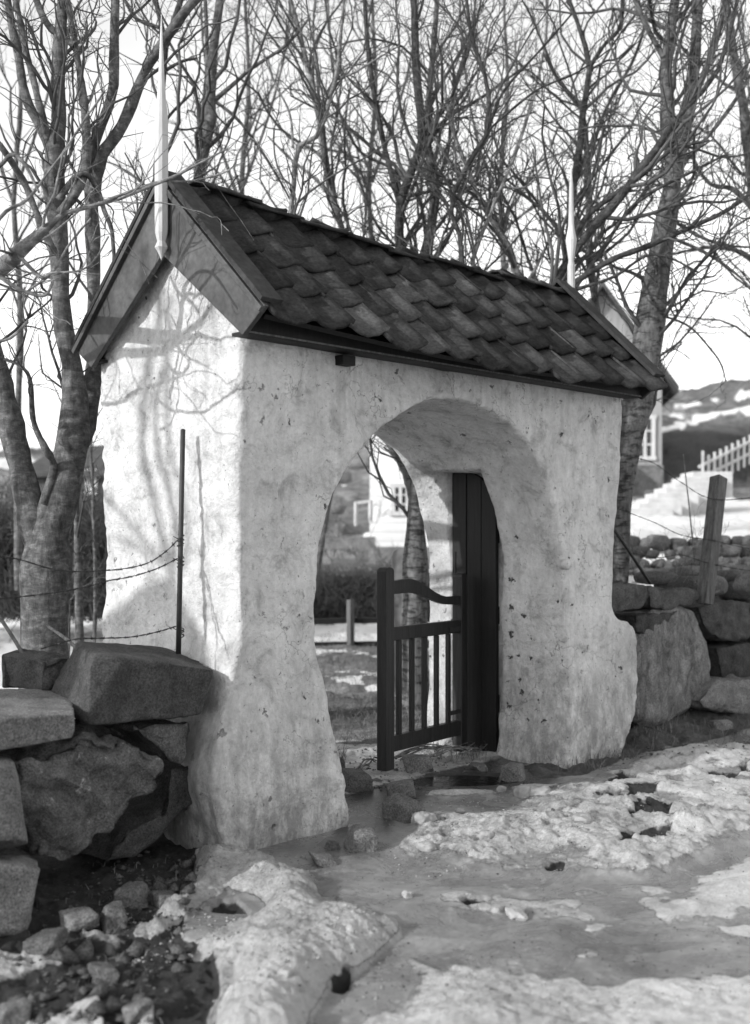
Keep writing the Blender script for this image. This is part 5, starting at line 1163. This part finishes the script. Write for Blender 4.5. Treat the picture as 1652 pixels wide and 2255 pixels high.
prof = [(-wd / 2, 0), (wd / 2, 0), (wd / 2, h - wd * .4)] + [(math.cos(a) * wd / 2, h - wd * .5 + math.sin(a) * wd * .5) for a in np.linspace(.1, math.pi - .1, 10)] + [(-wd / 2, h - wd * .4)]
o = extr('gravestone', prof, c, .12, gm, bevel=.01); tag(o, 'round topped grey gravestone behind the low gate', 'gravestone')

# long white house seen through the arch
mh, t_, b_ = newmat('white_clapboard', .6, .3)
br = N(t_, 'ShaderNodeTexWave'); br.bands_direction = 'Z'; br.inputs['Scale'].default_value = 1.6; br.inputs['Distortion'].default_value = 0.0; t_.links.new(coords(t_), br.inputs[0])
hc = mix(t_, ramp(t_, noise(t_, coords(t_), 1.5, 5), [(.3, .60), (.7, .78)]), ramp(t_, br.outputs[0], [(0, .78), (.12, 1)]), 1.0, 'MULTIPLY'); t_.links.new(hc, b_.inputs['Base Color']); bump(t_, b_, br.outputs[0], .01, .5)
mgl, t_, b_ = newmat('window_glass', .08, .5); b_.inputs['Base Color'].default_value = g3(.03)
mslate = simple('slate_roof', .04, .10, 3, .8, .3, (1, 1, 1), .01, 6, True, 20)
def house(label, pxl, pxr, t, zb, ze, mat, depth, roofz, gable=False, wins=(), rot=0.0, over=.3, name='house', cat='house', rmat=None):
    c = P((pxl + pxr) / 2, HZ, t); c[2] = zb; W = (pxr - pxl) / F * t; root = thing(name, label, cat, tuple(c)); r_ = Vector(RT); f_ = Vector(FW)
    ax = Matrix.Rotation(rot, 3, 'Z'); r_ = ax @ r_; f_ = ax @ f_; C_ = Vector(c)
    def q(x, y, z): return C_ + r_ * x + f_ * y + Vector((0, 0, z - zb))
    mb = MB(); hw = W / 2
    if gable:
        V_ = [q(-hw, 0, zb - 1), q(hw, 0, zb - 1), q(hw, 0, ze), q(0, 0, roofz), q(-hw, 0, ze)]; V_ += [v + f_ * depth for v in V_]
        mb.add(V_, [(0, 1, 2, 3, 4), (9, 8, 7, 6, 5), (1, 6, 7, 2), (5, 0, 4, 9), (0, 5, 6, 1)]); mb.build('wall', mat, root)
        for s_ in (-1, 1):
            m2 = MB(); sl = (roofz - ze) / hw; a1 = q(0, -over, roofz + .02); a2 = q(s_ * (hw + over), -over, ze - over * sl + .02); a3 = a2 + f_ * (depth + 2 * over); a4 = a1 + f_ * (depth + 2 * over); up_ = Vector((0, 0, .14))
            V_ = [a1, a2, a3, a4, a1 + up_, a2 + up_, a3 + up_, a4 + up_]; m2.add(V_, [(3, 2, 1, 0), (4, 5, 6, 7), (0, 1, 5, 4), (1, 2, 6, 5), (2, 3, 7, 6), (3, 0, 4, 7)]); m2.build('roof', rmat or mslate, root)
    else:
        V_ = [q(-hw, 0, zb - 1), q(hw, 0, zb - 1), q(hw, depth, zb - 1), q(-hw, depth, zb - 1), q(-hw, 0, ze), q(hw, 0, ze), q(hw, depth, ze), q(-hw, depth, ze), q(-hw, depth / 2, roofz), q(hw, depth / 2, roofz)]
        mb.add(V_, [(0, 1, 5, 4), (1, 2, 6, 9, 5), (2, 3, 7, 6), (3, 0, 4, 8, 7)]); mb.build('wall', mat, root)
        for s_ in (0, 1):
            m2 = MB(); y_ = -over if s_ == 0 else depth + over; zz = ze - over * (roofz - ze) / (depth / 2); a1 = q(-hw - over, y_, zz + .02); a2 = q(hw + over, y_, zz + .02); a3 = q(hw + over, depth / 2, roofz + .02); a4 = q(-hw - over, depth / 2, roofz + .02); up_ = Vector((0, 0, .14))
            m2.add([a1, a2, a3, a4, a1 + up_, a2 + up_, a3 + up_, a4 + up_], [(3, 2, 1, 0), (4, 5, 6, 7), (0, 1, 5, 4), (1, 2, 6, 5), (2, 3, 7, 6), (3, 0, 4, 7)] if s_ == 0 else [(0, 1, 2, 3), (7, 6, 5, 4), (4, 5, 1, 0), (5, 6, 2, 1), (6, 7, 3, 2), (7, 4, 0, 3)]); m2.build('roof', rmat or mslate, root)
    mbb = MB(); V_ = [q(-hw - .03, -.04, zb - 1.2), q(hw + .03, -.04, zb - 1.2), q(hw + .03, -.04, zb + .05), q(-hw - .03, -.04, zb + .05)]; V_ += [v + f_ * (depth + .08) for v in V_]
    mbb.add(V_, [(0, 1, 2, 3), (7, 6, 5, 4), (1, 5, 6, 2), (4, 0, 3, 7), (3, 2, 6, 7)]); mbb.build('foundation', M['rock_light'], root)
    for (a, b, w_, h_) in wins:
        cx = (a - (pxl + pxr) / 2) / F * t; cz = 1.49 + (HZ - b) / F * t; w_ = w_ / F * t; h_ = h_ / F * t
        fr_ = MB(); RM = Matrix((r_, f_, Vector((0, 0, 1)))).transposed()
        for (dx, dz, sx, sz) in ((0, h_ / 2, w_ + .14, .09), (0, -h_ / 2, w_ + .14, .09), (-w_ / 2, 0, .09, h_ - .09), (w_ / 2, 0, .09, h_ - .09), (0, 0, .07, h_ - .09)):
            fr_.box(q(cx + dx, -.03, cz + dz), (sx, .08, sz), RM)
        for s1 in (-1, 1):
            for dz in (-h_ / 6, h_ / 6): fr_.box(q(cx + s1 * w_ / 4, -.025, cz + dz), (w_ / 2 - .08, .05, .04), RM)
        f = fr_.build('window', M['wood_white'], root)
        for s1 in (-1, 1):
            pn = MB(); pn.box(q(cx + s1 * w_ / 4, -.012, cz), (w_ / 2 - .07, .02, h_ - .09), RM)
            o = pn.build('pane', mgl, root); o.parent = f
    return root
house('white clapboard house seen through the arch', 814, 1180, 25, 1.2, 4.1, mh, 6, 5.2, False, [(882, 1100, 32, 62), (1040, 1100, 32, 62)], rot=-.05, over=.15)
mh2 = simple('grey_board_wall', .22, .34, 3, .8, .3, (4, 4, .3), .006, 5, True)
house('tall gabled house behind the far end of the gateway', 1195, 1455, 27, 3.1, 5.3, mh2, 9, 7.3, True, [(1418, 965, 36, 90), (1330, 760, 30, 40)], rot=-.12, over=.35)
# white corner board strip of the tall house
house('dark hip roofed cottage left of the gateway behind the bushes', 60, 290, 34, 1.8, 3.3, simple('dark_cottage_wall', .05, .09, 3, .8), 7, 4.3, False, [(203, 1062, 20, 50)], over=.3, name='cottage', cat='house', rot=-.1)
# stone steps and railing up the right bank
st = thing('stone_steps', 'pale stone steps climbing right up the bank behind the wall', 'steps', tuple(P(1400, 1150, 21)))
for k in range(10):
    a = 1352 + k * 19; b = 1150 - k * 11.5; t = 20.2 + k * .3; c = Vector(P(a + 32, b, t)); RM = Matrix((Vector(RT), Vector(FW), Vector((0, 0, 1)))).transposed()
    mb = MB(); mb.box(c - Vector((0, 0, .2)), (.80, .9, .5), RM); mb.build('step', M['snowlump'] if False else simple('step_stone_%d' % k, .4, .6, 5, .8, world=True) if k == 0 else st.children[0].data.materials[0], st, bevel=.02)
pf = thing('picket_fence', 'white picket fence sloping up the bank at the right edge', 'fence', tuple(P(1600, 1060, 23)))
for k in range(14):
    a = 1548 + k * 13; b = 1062 - k * 6.5; t = 23 + k * .12; mb = MB(); c = Vector(P(a, b - 20, t)); RM = Matrix((Vector(RT), Vector(FW), Vector((0, 0, 1)))).transposed()
    mb.box(c, (.045, .03, .62 if k else .9), RM); mb.build('picket', M['wood_white'], pf)
for dz in (-8, -34):
    mb = MB(); mb.beam(P(1540, 1062 + dz, 23.05), P(1725, 970 + dz, 24.7), .05, .05); mb.build('rail', M['wood_white'], pf)
# low yard fence and farther rail seen through the arch
yf = thing('rail_fence', 'dark low rail fence crossing the snow beyond the arch', 'fence', tuple(P(770, 1430, 15.5)))
for a in (560, 665, 772, 868, 975):
    mb = MB(); c = P(a, 1395, 15.2); mb.box((c[0], c[1], .28), (.075, .075, .72)); mb.build('fence_post', M['wood_post'], yf)
for b in (1367, 1422):
    mb = MB(); mb.beam(P(520, b + 4, 15.15), P(1010, b - 4, 15.4), .05, .07 if b < 1400 else .11); mb.build('rail', M['wood_dark'], yf)
yg = thing('hand_rail', 'short white rail on the bank left of the white house', 'rail', tuple(P(785, 1150, 24)))
for a, b0, b1 in ((784, 1158, 1106), (816, 1150, 1102)):
    mb = MB(); mb.beam(P(a, b0, 23.6), P(a, b1, 23.6), .06, .06, (1, 0, 0)); mb.build('post', M['wood_white'], yg)
mb = MB(); mb.beam(P(782, 1108, 23.6), P(818, 1103, 23.6), .05, .06); mb.build('rail', M['wood_white'], yg)
mb = MB(); mb.beam(P(690, 1198, 22.8), P(826, 1194, 22.9), .30, .22); o = mb.build('low_wall', M['rock_light']); tag(o, 'low pale wall at the foot of the bank by the white house', 'wall')
# hedges: bushes of fine twigs
def hedge(label, px0, px1, pyb, pyt, t, n, seed, kk=.006, dp=1.5, mat=None, name='hedge'):
    r_ = np.random.RandomState(seed); H = (pyb - pyt) / F * t; px = r_.uniform(px0, px1, n); base = np.array([P(a, pyb, t + r_.uniform(0, dp)) for a in px]); base[:, 2] += H * r_.uniform(0, .65, n)
    pts = np.zeros((n, 5, 3)); pts[:, 0] = base; d = r_.normal(size=(n, 3)) * .7; d[:, 2] = .7 + r_.rand(n); d /= np.linalg.norm(d, axis=1, keepdims=True)
    for k in range(1, 5): d = d + r_.normal(size=(n, 3)) * .3; d /= np.linalg.norm(d, axis=1, keepdims=True); pts[:, k] = pts[:, k - 1] + d * H * .1 * (1 + .3 * fbm(base, .8, 2, seed))[:, None]
    a = (pts, np.linspace(1, .4, 5)[None] * kk * np.ones((n, 1))); c = spawn(a[0], a[1], 3.0 / H, .5, H * .2, r_, 4, (30, 70), .1, .3, .1, .7, kk * .6, H * .05)
    V_, F_ = tubes([a, c], 3); root = thing(name, label, 'hedge', tuple(P((px0 + px1) / 2, pyb, t))); obj_np('branches', V_, F_, mat or M['twig'], root)
hedge('dark leafless hedge beyond the snow seen through the arch', 640, 1000, 1372, 1235, 19.4, 5000, 3, .007)
hedge('dark shrubs at the far left behind the barbed wire', -120, 300, 1372, 1060, 15, 5200, 4, .008, 3)
hedge('low dark thicket on the bank under the far hill', 1440, 1750, 1045, 975, 33, 1400, 5, .02, 6)
